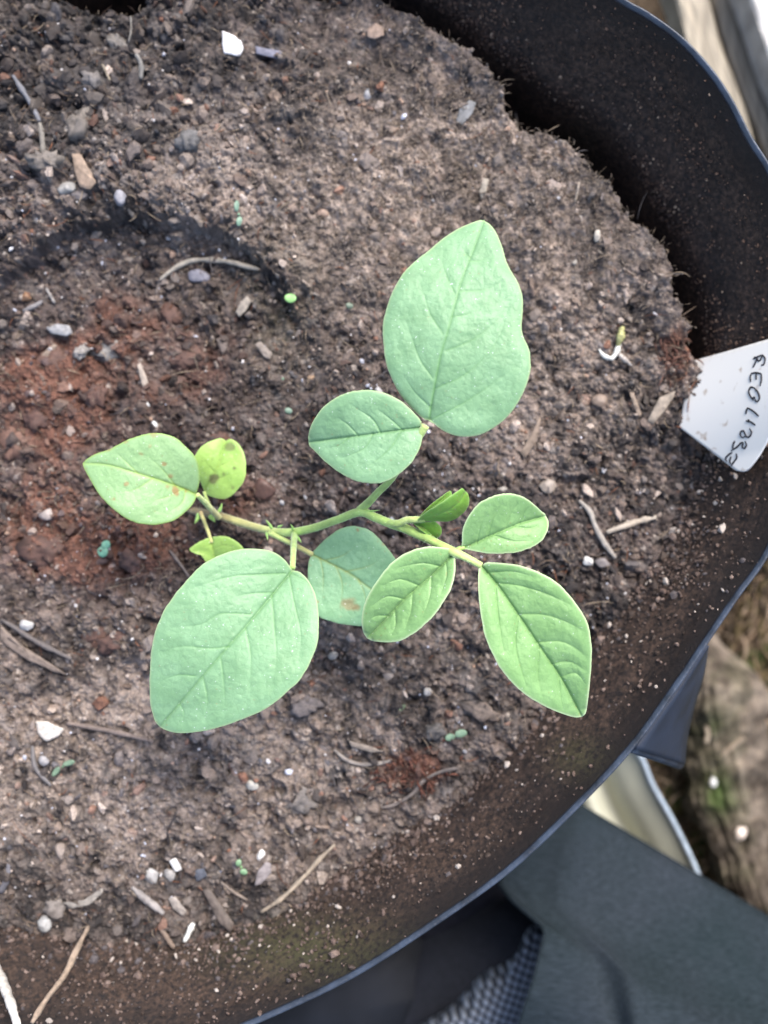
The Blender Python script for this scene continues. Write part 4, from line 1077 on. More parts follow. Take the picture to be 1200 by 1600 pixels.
# --- leaf 2: largest lower-left leaf
pet = make_leaf('leaf', [(460, 834), (459, 850), (458, 870), (457, 888)], [.028, .040, .050, .056], [5, 5, 4.6, 4.6], [SG, SG, SG, SG], 'largest leaf hanging at lower left', 60)
leaflet(pet, M_leafA, (457, 891), (250, 1136),
        [(452, 884), (445, 875), (432, 865), (415, 859), (392, 857), (370, 859), (345, 867), (320, 880), (300, 897), (280, 920), (265, 940), (252, 962), (242, 990), (236, 1020), (234, 1050), (234, 1077), (235, 1100), (239, 1117), (243, 1128)],
        [(462, 892), (470, 895), (482, 907), (492, 927), (497, 950), (498, 975), (496, 1005), (487, 1030), (470, 1060), (445, 1085), (420, 1105), (395, 1117), (370, 1127), (345, 1136), (320, 1142), (295, 1145), (275, 1145), (260, 1141)],
        [(385, 978), (342, 1027)],
        [[(446, 896), (395, 898), (360, 901), (295, 920)], [(428, 926), (395, 927), (370, 932)], [(392, 960), (345, 959), (315, 975), (270, 981)], [(358, 1010), (330, 1013), (282, 1010), (252, 1020)], [(305, 1056), (277, 1055), (250, 1065)],
         [(452, 900), (460, 942), (470, 990), (468, 1025)], [(425, 930), (429, 980), (432, 1030), (425, 1070)], [(384, 982), (392, 1025), (390, 1075)], [(345, 1028), (350, 1068), (351, 1110)], [(318, 1060), (324, 1093), (320, 1120)], [(280, 1098), (287, 1112), (285, 1128)], [(455, 896), (480, 910), (488, 935)]],
        .056, .058, arch=.007, fold=.0012, roll=.003, q=.0010, qw=13, groove=.0007, nu=240, mv=90, label='largest leaflet, pale green with a sharp straight midrib', mstr=.7)
# --- leaf 3: lower middle leaf, behind
pet = make_leaf('leaf', [(420, 832), (440, 842), (465, 854), (489, 867)], [.024, .026, .028, .030], [4.2, 4, 4, 4], [SY, SY, SO, SO], 'lower middle leaf partly behind others', 40)
leaflet(pet, M_leafD, (487, 866), (630, 950),
        [(491, 860), (509, 842), (529, 828), (552, 822), (576, 828), (593, 842), (611, 864), (622, 880), (632, 905), (634, 930)],
        [(482, 880), (481, 905), (485, 930), (491, 952), (500, 965), (520, 972), (547, 977), (567, 978), (595, 975), (616, 966)],
        [(544, 895), (579, 920)],
        [[(510, 875), (535, 868), (560, 850)], [(540, 893), (575, 885), (600, 870)], [(500, 872), (505, 900), (503, 940)], [(525, 885), (535, 915), (530, 955)], [(560, 905), (570, 930), (570, 960)]],
        .030, .028, arch=.003, fold=.001, q=.0007, spots=[(541, 944, 15, .55), (552, 950, 9, .6), (497, 940, 3, .6), (559, 829, 4, .8), (600, 850, 5, .5), (593, 838, 4, .4)], label='bluish leaflet with brown stains behind the middle', medge=.35)
# --- leaf 4: right leaf (three leaflets)
pet = make_leaf('leaf', [(620, 820), (636, 827), (660, 838), (685, 850), (708, 862), (730, 872), (752, 884)], [.052, .053, .056, .059, .061, .062, .062], [7, 7.5, 7, 6.5, 7.5, 6, 5.5], [SG, SG, SG, SG, SY, SY, SY], 'right leaf of three leaflets', 200)
leaflet(pet, M_leafE, (708, 866), (573, 997),
        [(704, 858), (689, 855), (669, 854), (646, 859), (619, 873), (599, 893), (582, 918), (570, 942), (565, 968), (567, 986)],
        [(711, 874), (711, 895), (704, 921), (687, 950), (663, 977), (640, 994), (617, 1003), (593, 1003), (581, 1001)],
        [(672, 901), (634, 934), (602, 968)],
        [[(690, 885), (660, 880), (625, 886)], [(655, 915), (625, 905), (598, 915)], [(632, 936), (605, 932), (582, 946)], [(697, 878), (698, 900), (690, 925)], [(674, 900), (672, 930), (660, 965)], [(645, 925), (642, 955), (632, 985)], [(617, 953), (618, 975), (612, 992)], [(608, 962), (590, 962), (577, 968)]],
        .0605, .053, arch=.002, fold=.004, roll=.0, q=.0018, qw=9, groove=.0008, label='middle leaflet, bright green with pale rim', margin=2.4, mstr=.3, vstr=.25)
leaflet(pet, M_leafE, (722, 857), (853, 806),
        [(722, 848), (723, 827), (732, 807), (747, 788), (767, 776), (790, 771), (811, 774), (828, 783), (842, 795), (850, 802)],
        [(732, 859), (758, 864), (787, 865), (811, 862), (831, 855), (848, 843), (856, 828), (857, 815)],
        [(773, 834), (817, 816)],
        [[(745, 849), (750, 825), (757, 805)], [(762, 838), (770, 812), (782, 790)], [(790, 826), (797, 805), (808, 787)], [(812, 817), (820, 800), (827, 792)], [(770, 836), (800, 845), (825, 845)], [(800, 822), (825, 825), (840, 822)]],
        .061, .060, arch=.002, fold=.003, roll=-.004, q=.0012, qw=8, groove=.0007, label='small oval leaflet at upper right', mstr=.25, vstr=.2)
stem_tube('petiolule', [(712, 862), (718, 857), (726, 855)], [.061, .061, .061], [4.5, 4, 3.5], [SG, SG, SG], pet)
leaflet(pet, M_leafE, (752, 884), (909, 1120),
        [(748, 892), (747, 915), (750, 950), (757, 991), (770, 1023), (787, 1052), (811, 1077), (837, 1096), (863, 1109), (887, 1118), (900, 1121)],
        [(764, 879), (787, 880), (811, 883), (837, 892), (863, 905), (887, 927), (907, 953), (919, 976), (924, 1002), (924, 1040), (921, 1075), (917, 1107), (914, 1116)],
        [(776, 912), (811, 962), (846, 1014), (878, 1061)],
        [[(776, 911), (811, 915), (852, 927), (890, 944)], [(809, 960), (846, 960), (881, 970), (910, 985)], [(837, 1004), (875, 1002), (901, 1014), (916, 1026)], [(860, 1038), (890, 1034), (918, 1050)], [(875, 1058), (900, 1052), (917, 1072)],
         [(774, 915), (778, 960), (787, 1017)], [(809, 962), (805, 1002), (811, 1035), (822, 1072)], [(843, 1010), (840, 1052), (846, 1085)], [(872, 1055), (876, 1090), (880, 1110)], [(760, 895), (800, 893), (830, 900)]],
        .062, .056, arch=.004, fold=.0035, roll=.0015, q=.0020, qw=10, groove=.0008, nu=220, mv=80, label='long pointed leaflet at right with quilted veins', margin=2.2, mstr=.45, vstr=.25)
# --- leaf 5: spotted left leaf
pet = make_leaf('leaf', [(342, 808), (332, 798), (320, 785), (308, 773)], [.012, .018, .024, .030], [5.5, 5, 4.4, 4], [SO, SO, SY, SY], 'spotted old leaf at the far left', 30)
leaflet(pet, M_leafH, (306, 772), (129, 724),
        [(311, 758), (312, 742), (307, 718), (293, 700), (272, 683), (248, 677), (225, 679), (197, 688), (171, 702), (150, 709), (136, 717)],
        [(305, 781), (295, 795), (274, 812), (251, 819), (232, 820), (209, 816), (183, 800), (160, 779), (143, 753), (132, 733)],
        [(269, 757), (213, 739), (167, 726)],
        [[(285, 764), (265, 775), (230, 785)], [(275, 760), (255, 735), (230, 712)], [(240, 747), (210, 765), (180, 770)], [(215, 739), (195, 720), (180, 705)], [(290, 766), (285, 785), (265, 800)]],
        .030, .036, arch=.005, fold=.001, roll=.001, q=.0006, spots=[(255, 725, 4.5, .6), (267, 744, 6.5, .6), (274, 766, 8, .7), (262, 760, 5, .5), (197, 757, 4.5, .6), (178, 779, 4.5, .6), (222, 709, 4, .35), (234, 697, 3, .3), (170, 702, 7, .45), (195, 692, 6, .4), (240, 678, 6, .4), (290, 768, 5, .6)],
        label='light green leaflet with brown spots at the far left', mstr=.9, mw=2.6)
# --- leaf 6: yellow round leaf
pet = make_leaf('leaf', [(336, 803), (330, 795), (324, 783), (319, 768)], [.012, .012, .012, .013], [3, 3, 3, 3], [SO, SO, SY, SY], 'yellowing low leaf', 10)
leaflet(pet, M_leafI, (319, 768), (353, 689),
        [(314, 755), (307, 740), (303, 722), (306, 708), (318, 695), (335, 687), (346, 685)],
        [(326, 774), (337, 778), (353, 779), (368, 769), (381, 751), (385, 730), (382, 711), (374, 695), (364, 687), (358, 686)],
        [(338, 735)], [[(330, 750), (350, 745), (370, 735)], [(340, 730), (360, 720), (372, 708)], [(335, 738), (320, 722)]],
        .013, .016, arch=.003, fold=.001, q=.0006, spots=[(357, 696, 10, .6), (366, 732, 4, .8), (350, 741, 4, .6), (334, 752, 11, .75), (363, 762, 4, .5), (333, 712, 5, .2), (345, 688, 4, .5)], label='yellow green leaflet with brown blotches', nu=120, mv=50)
# --- leaf 7: small low leaf
pet = make_leaf('leaf', [(313, 800), (321, 820), (327, 836), (331, 848)], [.010, .012, .014, .015], [3.4, 3, 2.8, 2.6], [SB, SO, SO, SO], 'small low leaf half hidden', 10)
leaflet(pet, M_leafI, (330, 842), (344, 896),
        [(322, 842), (309, 848), (296, 858), (303, 863), (313, 867), (320, 876), (330, 889)],
        [(336, 839), (352, 838), (368, 845), (380, 856), (380, 870), (366, 886)],
        [(333, 860)], [[(331, 850), (318, 855)], [(333, 858), (350, 852), (366, 855)]],
        .015, .010, arch=.001, fold=.003, q=.0005, label='small yellow green leaflet above the largest leaf', nu=100, mv=40)
# --- young folded leaf near the tip
pet = make_leaf('young_leaf', [(604, 817), (622, 818), (634, 813), (650, 812), (664, 812)], [.050, .053, .055, .057, .058], [5, 6, 5.5, 5.5, 4], [SG, SG, SY, SY, SG], 'unopened young leaf at the growing tip', 140)
leaflet(pet, M_bud, (652, 814), (728, 768),
        [(660, 806), (672, 797), (690, 786), (706, 774), (718, 766), (723, 764)],
        [(664, 815), (678, 815), (697, 815), (712, 811), (724, 802), (732, 790), (733, 779), (731, 771)],
        [(690, 802), (714, 788)], [[(680, 806), (700, 805)], [(695, 800), (715, 797)]],
        .058, .064, arch=.002, fold=.0, roll=-.007, q=.0002, name='leaflet', nu=100, mv=40, label='folded bright green leaflet', mstr=.3)
leaflet(pet, M_bud, (654, 810), (705, 767),
        [(660, 803), (672, 790), (688, 778), (702, 768)],
        [(664, 806), (678, 797), (695, 787), (706, 777)],
        [(680, 790)], [], .054, .057, arch=.001, fold=.001, q=.0002, nu=80, mv=30, label='other half of the folded leaflet, behind')
leaflet(pet, M_bud, (646, 816), (682, 842),
        [(655, 825), (663, 831), (673, 838)],
        [(656, 815), (668, 817), (681, 816), (689, 824), (690, 833), (686, 839)],
        [(664, 826)], [[(660, 823), (680, 823)]], .055, .054, arch=.001, fold=.002, q=.0003, nu=80, mv=30, label='small folded leaflet under the large one')
# --- stipules
def stipule(px, py, dx, dy, w, z):
    P = polyline([(px, py), (px + dx * .5 + w * .2, py + dy * .5), (px + dx, py + dy)], 12)
    rd = np.array([.6, 1, 1, .95, .9, .8, .7, .6, .5, .35, .2, .08]) * w * (H - z) / F
    v, f = tube(Wn(P[:, 0], P[:, 1], z + np.linspace(0, .0015, 12)), rd, 7)
    mesh_obj('stipule', v, f, M_stem, plant, col=np.array([.24, .42, .10])[None] * np.ones((len(v), 1)))
for a in [(462, 838, 9, 10, 3.2, .030), (458, 828, -4, -9, 2.4, .030), (425, 826, -10, -14, 2.6, .026), (416, 832, 2, 12, 2.2, .024), (566, 802, 22, 3, 3, .046), (568, 800, 26, -3, 2, .047),
          (342, 800, 5, -14, 3, .014), (312, 802, -8, 16, 4.5, .009), (328, 806, 8, 10, 4.5, .009), (434, 824, 8, -4, 2.4, .027), (620, 822, 10, 9, 2.4, .052)]:
    stipule(*a)


# ================================================================== THE PLANT LABEL
# a strip of white plastic pushed into the soil, rising towards the rim and curling along its lower edge
ZL = lambda px: 0.000 + 0.030 * np.clip((px - 1060) / 190.0, -0.3, 1.3)
top_e = polyline([(1071, 567), (1135, 549), (1200, 530), (1262, 514)], 60, smooth=False)
bot_e = polyline([(1061, 667), (1100, 697), (1149, 735), (1160, 737)], 60, smooth=False)
n1_, n2_ = 60, 40
tipc = polyline([(1262, 514), (1250, 575), (1212, 662), (1190, 705), (1172, 730), (1164, 737), (1160, 737)], n2_)
lft = polyline([(1071, 567), (1068, 600), (1067, 632), (1061, 667)], n2_)
g = np.zeros((n1_, n2_, 2))
s_ = np.linspace(0, 1, n1_)[:, None, None]; t_ = np.linspace(0, 1, n2_)[None, :, None]
g = (1 - t_) * top_e[:, None] + t_ * bot_e[:, None] + (1 - s_) * lft[None] + s_ * tipc[None] - ((1 - s_) * (1 - t_) * top_e[0] + (1 - s_) * t_ * bot_e[0] + s_ * (1 - t_) * top_e[-1] + s_ * t_ * bot_e[-1])
def label_z(x, y):
    # distance along the strip direction and across it
    a = (x - 1062) * 0.93 + (y - 640) * 0.22
    b = (y - (567 - (x - 1071) * 0.28)) / 170.0
    return 0.0005 + 0.043 * np.clip(a / 180.0, -0.2, 1.2) + 0.003 * np.sin(np.clip(b, 0, 1) * math.pi * 0.9) - 0.003 * np.clip(b, 0, 1.4) ** 2
zl = label_z(g[..., 0], g[..., 1])
lv = Wn(g[..., 0], g[..., 1], zl).reshape(-1, 3)
m, n, l, p = new_mat('label plastic')
tc = n.new('ShaderNodeTexCoord')
nz = n.new('ShaderNodeTexNoise'); nz.inputs['Scale'].default_value = 260; nz.inputs['Detail'].default_value = 2; l.new(tc.outputs['Object'], nz.inputs['Vector'])
cr_ = n.new('ShaderNodeValToRGB'); l.new(nz.outputs['Fac'], cr_.inputs[0])
cr_.color_ramp.elements[0].position = 0.61; cr_.color_ramp.elements[0].color = (0.64, 0.62, 0.58, 1)
cr_.color_ramp.elements[1].position = 0.74; cr_.color_ramp.elements[1].color = (0.34, 0.26, 0.19, 1)
l.new(cr_.outputs[0], p.inputs['Base Color']); p.inputs['Roughness'].default_value = 0.4
M_label = m
lab = mesh_obj('plant_label', lv, grid_faces(n1_, n2_), M_label, up=True)
set_origin(lab, W(1066, 620, 0.0))
add_solidify(lab, 0.0006, -1)
tag(lab, 'white plastic plant label with handwriting, stuck in the soil at the right', 'plant label')
def Z(p_): return (1040 + p_[0] / 6.957, 520 + p_[1] / 6.957)
STROKES = [
    [(950, 285), (1000, 262), (1055, 240)], [(1055, 240), (1082, 285), (1068, 345), (1040, 350)], [(1052, 246), (1028, 300), (1000, 300), (975, 262)], [(990, 285), (975, 330), (950, 380)], [(965, 262), (1005, 285)],
    [(1040, 445), (985, 435), (935, 440)], [(1040, 445), (1042, 510), (1028, 578)], [(985, 440), (985, 510)], [(935, 440), (922, 480), (925, 535)],
    [(965, 600), (925, 592), (905, 640), (918, 685), (955, 735)], [(965, 600), (1005, 650), (1022, 705), (1000, 748), (975, 735), (970, 700)], [(970, 700), (945, 712)],
    [(1012, 905), (950, 850), (890, 815)], [(890, 815), (878, 850), (872, 885)],
    [(875, 955), (910, 965), (900, 940)], [(910, 960), (975, 1002)],
    [(912, 1040), (935, 1085), (912, 1130), (880, 1132), (862, 1095), (845, 1065), (818, 1072), (812, 1110), (835, 1140), (862, 1128)],
    [(862, 1180), (880, 1220), (858, 1256), (832, 1240), (845, 1195), (815, 1200), (785, 1235), (745, 1262), (712, 1282)], [(752, 1175), (735, 1215), (730, 1262)],
    [(765, 1312), (775, 1355), (745, 1400), (712, 1448)], [(725, 1300), (680, 1330), (652, 1368), (668, 1400)], [(712, 1345), (698, 1392), (706, 1430)],
]
parts = []
for st_ in STROKES:
    P = polyline([Z(q) for q in st_], 16)
    zz = label_z(P[:, 0], P[:, 1]) + 0.00012
    p3 = Wn(P[:, 0], P[:, 1], zz)
    v, f = tube(p3, np.interp(np.linspace(0, 1, 16), [0, .2, .8, 1], [1.0, 1.6, 1.5, .9]) * (H - zz) / F, 6, 0.25)
    parts.append((v, f))
v, f = join(parts)
M_ink = simple('ink', (0.022, 0.022, 0.026), 0.6, 0.3, var=0.3)
mesh_obj('handwriting', v, f, M_ink, lab)


# ================================================================== AROUND THE POT
# ground: one sheet, finely shaped near the picture
ZG = -0.20
sG = (H - ZG) / F
gx_ = np.concatenate([np.linspace(-3, -0.35, 30)[:-1], np.arange(-0.35, 0.12, 0.006), np.arange(0.12, 0.32, 0.0011), np.arange(0.32, 0.6, 0.006), np.linspace(0.62, 3, 25)])
gy_ = np.concatenate([np.linspace(-3, -0.5, 30)[:-1], np.arange(-0.5, -0.34, 0.006), np.arange(-0.34, 0.02, 0.0011), np.arange(0.02, 0.5, 0.006), np.linspace(0.52, 3, 25)])
GX, GY = np.meshgrid(gx_, gy_, indexing='ij')
ipx = GX / sG + 600; ipy = 800 - GY / sG
def ground_h(ipx, ipy):
    hh = ZG - 0.012 + 0.010 * (fbm(ipx, ipy, 120, 4, 2) - 0.5) * 2
    c1, i1 = cells(ipx, ipy, 22, 3); c2, i2 = cells(ipx, ipy, 9, 1)
    return hh + 0.004 * c1 + 0.0018 * c2 + 0.004 * (fbm(ipx, ipy, 25, 4, 4, .65) - .5), i1, i2
gh, gi1, gi2 = ground_h(ipx, ipy)
nn = fbm(ipx, ipy, 45, 4, 2, .6)
gc = np.array([0.035, 0.024, 0.014]) + (np.array([0.13, 0.092, 0.058]) - np.array([0.035, 0.024, 0.014])) * np.clip((nn - .32) * 2.2 + .3 * (gi2 - .5), 0, 1)[..., None]
ms_ = (sstep(.5, .66, fbm(ipx + 70, ipy, 70, 4, 5)) * .7)[..., None]
gc = gc * .75 * (1 - ms_) + np.array([0.05, 0.075, 0.018]) * ms_
gr = mesh_obj('ground', np.stack([GX, GY, gh], -1).reshape(-1, 3), grid_faces(len(gx_), len(gy_)), M_ground, None, col=gc.reshape(-1, 3))
tag(gr, 'brown earth with fibres and green moss below the pot', None, None, 'structure')

# rotting log or mossy earth bank lying at the lower right
M_log = simple('rotten wood', rough=0.9, spec=0.15, bump=0.8, bscale=300, var=0.5, vscale=110, attr=True, bdist=0.0012)
ax = polyline([(1108, 990), (1118, 1090), (1140, 1220), (1190, 1380), (1260, 1560)], 150)
nseg = 110
th = np.linspace(-0.15 * math.pi, 1.15 * math.pi, nseg)
tt = np.linspace(0, 1, 150)
T_ = np.gradient(ax, axis=0); T_ /= np.linalg.norm(T_, axis=1, keepdims=True); N_ = np.stack([T_[:, 1], -T_[:, 0]], -1)
ai_, tj = np.meshgrid(tt, th, indexing='ij')
rad = (66 + 10 * np.sin(ai_ * 7)) * (1 + 0.35 * (fbm(ai_ * 700, tj * 60 + 200, 60, 5, 3, .6) - .5) * 2)
rad = rad * (1 + 0.10 * (fbm(ai_ * 130, tj * 330, 26, 3, 1) - .5) * 2)
rad = rad * (0.15 + 0.85 * sstep(-0.02, 0.16, ai_))
lx = ax[:, 0][:, None] - N_[:, 0][:, None] * np.cos(tj) * rad * -1
ly = ax[:, 1][:, None] - N_[:, 1][:, None] * np.cos(tj) * rad * -1
lz = ZG + 0.003 + np.sin(tj) * rad * sG * 1.0
nlog = fbm(lx, ly, 34, 5, 4, .68)
lc = np.array([0.035, 0.027, 0.02]) + np.array([0.15, 0.122, 0.096]) * np.clip((nlog - .3) * 2.0, 0, 1)[..., None]
msk = (np.exp(-((lx - 1125) / 24) ** 2 - ((ly - 1240) / 32) ** 2) * .8 + .5 * np.exp(-((lx - 1118) / 30) ** 2 - ((ly - 1125) / 34) ** 2) * .7 + 0.12 * sstep(.55, .7, fbm(lx, ly, 40, 3, 2)))[..., None].clip(0, 1)
lc = lc * (1 - msk) + np.array([0.04, 0.065, 0.016]) * msk
lg = mesh_obj('rotting_log', Wn(lx, ly, lz).reshape(-1, 3), grid_faces(150, nseg), M_log, None, col=lc.reshape(-1, 3))
set_origin(lg, W(1150, 1220, ZG))
tag(lg, 'rotting grey brown log with moss patches lying on the ground beside the pot', 'log')
# mulch fibres and crumbs on the ground
n_ = 1500
ux = rng.uniform(1010, 1320, n_); uy = rng.uniform(860, 1500, n_)
fc = np.array([[.05, .035, .02], [.15, .10, .06], [.26, .19, .13], [.08, .06, .02]])[rng.choice(4, n_)]
s = strands((ux - 600) * sG / (H / F) + 600, (uy - 800) * sG / (H / F) + 800, rng.uniform(.006, .022, n_), rng.uniform(.0003, .0011, n_), fc, rng.uniform(0, .006, n_), ang=rng.normal(1.35, .5, n_), z=ground_h(ux, uy)[0] + .001)
mu = mesh_obj('mulch', s[0], s[1], M_fibre, None, col=s[2]); tag(mu, 'brown shreds of mulch on the ground beside the log', 'mulch', None, 'stuff')
def far_lump(name, px, py, z, l_, w_, ang, col, label, cat, grp=None):
    k = (H - z) / F
    v = facet(IV3.copy(), 10) * [l_ / 2 * k, w_ / 2 * k, w_ / 3 * k]
    ca, sa = math.cos(-ang), math.sin(-ang)
    v = np.stack([v[:, 0] * ca - v[:, 1] * sa, v[:, 0] * sa + v[:, 1] * ca, v[:, 2]], -1)
    o = mesh_obj(name, v, IF3, M_stone, None, col=np.array(col)[None] * np.ones((len(v), 1))); o.location = W(px, py, z)
    return tag(o, label, cat, grp)
far_lump('stone_chip', 1157, 1302, ZG + .022, 16, 26, .4, (.62, .52, .44), 'cream chip on the rotting log, lower of the two pale ones', 'stone chip')
far_lump('stone_chip', 1114, 1222, ZG + .024, 13, 16, 0, (.5, .5, .48), 'small whitish chip beside green moss on the rotting log', 'stone chip')
def far_stick(name, pts, z, r, col, label, cat):
    P = polyline(pts, 20); p3 = Wn(P[:, 0], P[:, 1], np.full(20, z))
    v, f = tube(p3, r * (H - z) / F, 7, .3); mid = p3[10]
    o = mesh_obj(name, v - mid, f, M_debris, None, col=np.array(col)[None] * np.ones((len(v), 1))); o.location = mid
    return tag(o, label, cat)
far_stick('twig', [(1122, 1186), (1140, 1170), (1162, 1152)], ZG + .025, 3.4, (.22, .17, .12), 'thin tan twig lying across the rotting log', 'twig')
far_stick('twig', [(1103, 1160), (1106, 1148), (1104, 1134)], ZG + .025, 4, (.32, .26, .19), 'short upright tan twig on the rotting log', 'twig')

# ---- weathered boards at the upper right
M_wood = simple('weathered wood', rough=0.8, spec=0.25, bump=0.6, bscale=260, var=0.30, vscale=60, attr=True, bdist=0.0008, stretch=((6.0, 0.35, 1.0), (0, 0, R(-17))))
def board(p0, p1, wpx, z, thick, col, label, cat='board'):
    """p0, p1: the two ends of the board's left top edge (pixels); wpx: width to the right"""
    a = np.array(W(*p0, z)); b = np.array(W(*p1, z)); d = b - a; L_ = np.linalg.norm(d); d /= L_
    nr = np.array([-d[1], d[0], 0]); 
    if nr[0] < 0: nr = -nr
    w_ = wpx * (H - z) / F
    ns, nw = 60, 12
    vs_ = []; prof_ = [(0, -thick), (0, -.0012), (.0012, 0)] + [(w_ * q, 0) for q in np.linspace(.08, .92, nw)] + [(w_ - .0012, 0), (w_, -.0012), (w_, -thick)]
    for i in range(ns):
        for (o_, zz) in prof_:
            q = a + d * L_ * i / (ns - 1) + nr * (o_ + 0.0007 * math.sin(i * .23 + o_ * 60)) 
            zz2 = zz + (0.0009 * (vnoise(np.array([o_ * 700.]), np.array([i * .3]), 2)[0] - .5) if zz > -.002 else 0)
            vs_.append([q[0], q[1], z + zz2])
    vs_ = np.array(vs_); m_ = len(prof_)
    f = [tuple(q) for q in grid_faces(ns, m_)]
    f += [tuple(range(m_)), tuple(range((ns - 1) * m_, ns * m_))[::-1]] + [(i * m_, (i + 1) * m_, (i + 1) * m_ + m_ - 1, i * m_ + m_ - 1) for i in range(ns - 1)]
    lat = np.tile(np.array([q[0] for q in prof_]), ns)
    cv = np.array(col)[None] * (0.7 + .6 * vnoise(lat * 900, np.repeat(np.arange(ns), m_) * .05, 3))[:, None]
    o = mesh_obj('wooden_board', vs_ - a, f, M_wood, None, col=cv, smooth=False); o.location = a
    return tag(o, label, cat, 'weathered boards beside the pot')
board((1036, -60), (1190, 430), 52, -.150, .02, (.29, .25, .19), 'leftmost pale weathered board, its edge beside the dark gap')
board((1090, -60), (1262, 430), 66, -.158, .02, (.22, .19, .145), 'duller middle weathered board right of the narrow dark joint')
board((1147, -60), (1340, 430), 130, -.134, .02, (.42, .40, .37), 'brightest weathered board in the upper right corner')

# ---- cream plastic trough edge at the lower right
M_cream = simple('cream plastic', (0.46, 0.46, 0.37), 0.35, 0.5, 0.15, 500, 0.12, 40)
lipP = polyline([(972, 1150), (1000, 1182), (1018, 1225), (1046, 1275), (1068, 1318), (1088, 1362), (1110, 1420)], 50)
zlp = -.137
tro = empty('plastic_trough', W(1030, 1260, ZG), 'cream plastic trough edge between the pot and the dark trouser leg', 'plastic trough')
vs_ = []
t_in = np.linspace(0, 1, 26)
for i, q in enumerate(lipP):
    for t in t_in:
        dx = -150 * t; dy = 75 * t
        zz = zlp - .035 * t ** .9 + .010 * math.exp(-((t - .42) / .10) ** 2) * -1 + .006 * math.exp(-((t - .6) / .12) ** 2)
        vs_.append(W(q[0] + dx, q[1] + dy, zz))
o = mesh_obj('wall', np.array(vs_), grid_faces(50, 26), M_cream, tro, up=True); add_solidify(o, .002)
v, f = tube([W(q[0] + 1, q[1], zlp + .0005) for q in lipP], .0011, 10)
mesh_obj('lip', v, f, simple('cream lip', (0.28, 0.33, 0.38), 0.3, 0.5), tro)

# ---- the crouching person's trouser leg and shoe
m, n, l, p = new_mat('dark trouser cloth')
tc = n.new('ShaderNodeTexCoord'); mp = n.new('ShaderNodeMapping'); mp.inputs['Rotation'].default_value = (0, 0, R(8)); mp.inputs['Scale'].default_value = (0.25, 1.6, 1)
l.new(tc.outputs['Object'], mp.inputs[0])
na = n.new('ShaderNodeTexNoise'); na.inputs['Scale'].default_value = 1000; na.inputs['Detail'].default_value = 5; l.new(mp.outputs[0], na.inputs['Vector'])
nb = n.new('ShaderNodeTexNoise'); nb.inputs['Scale'].default_value = 14; nb.inputs['Detail'].default_value = 3; l.new(tc.outputs['Object'], nb.inputs['Vector'])
r1 = n.new('ShaderNodeValToRGB'); l.new(na.outputs['Fac'], r1.inputs[0]); r1.color_ramp.elements[0].position = .32; r1.color_ramp.elements[0].color = (.014, .019, .024, 1); r1.color_ramp.elements[1].position = .70; r1.color_ramp.elements[1].color = (.030, .037, .048, 1)
r2 = n.new('ShaderNodeValToRGB'); l.new(nb.outputs['Fac'], r2.inputs[0]); r2.color_ramp.elements[0].position = .35; r2.color_ramp.elements[0].color = (.60, .74, .68, 1); r2.color_ramp.elements[1].position = .7; r2.color_ramp.elements[1].color = (1, 1, 1, 1)
mm = n.new('ShaderNodeMix'); mm.data_type = 'RGBA'; mm.blend_type = 'MULTIPLY'; mm.inputs['Factor'].default_value = 1
l.new(r1.outputs[0], mm.inputs['A']); l.new(r2.outputs[0], mm.inputs['B']); l.new(mm.outputs['Result'], p.inputs['Base Color'])
p.inputs['Roughness'].default_value = .9; p.inputs['Specular IOR Level'].default_value = .08
bp = n.new('ShaderNodeBump'); bp.inputs['Strength'].default_value = .5; bp.inputs['Distance'].default_value = .0005; l.new(na.outputs['Fac'], bp.inputs['Height']); l.new(bp.outputs[0], p.inputs['Normal'])
M_cloth = m
M_dkmesh = simple('dark knit', (.012, .011, .014), .9, .15, .6, 900, .4, 500)
M_skinl = simple('sock', (.02, .02, .024), .9, .2)

def limb(points, rads, name, mat, parent=None, seg=20):
    v, f = tube(points, rads, seg); return mesh_obj(name, v, f, mat, parent)
ank = np.array(W(800, 1500, -.155)); knee = np.array(W(1500, 1960, -.10))
pts = [np.array(W(520, 1620, -.180)), np.array(W(620, 1570, -.175)), np.array(W(720, 1530, -.165)), ank] + [ank + (knee - ank) * q for q in (.15, .3, .5, .7, .9, 1)]
per = limb(np.array(pts), [.012, .022, .028, .030, .031, .035, .042, .046, .042, .036], 'person', M_skinl)
set_origin(per, tuple(W(800, 1500, ZG)))
tag(per, 'crouching person in dark trousers and a grey mesh shoe, only the lower leg showing', 'person')

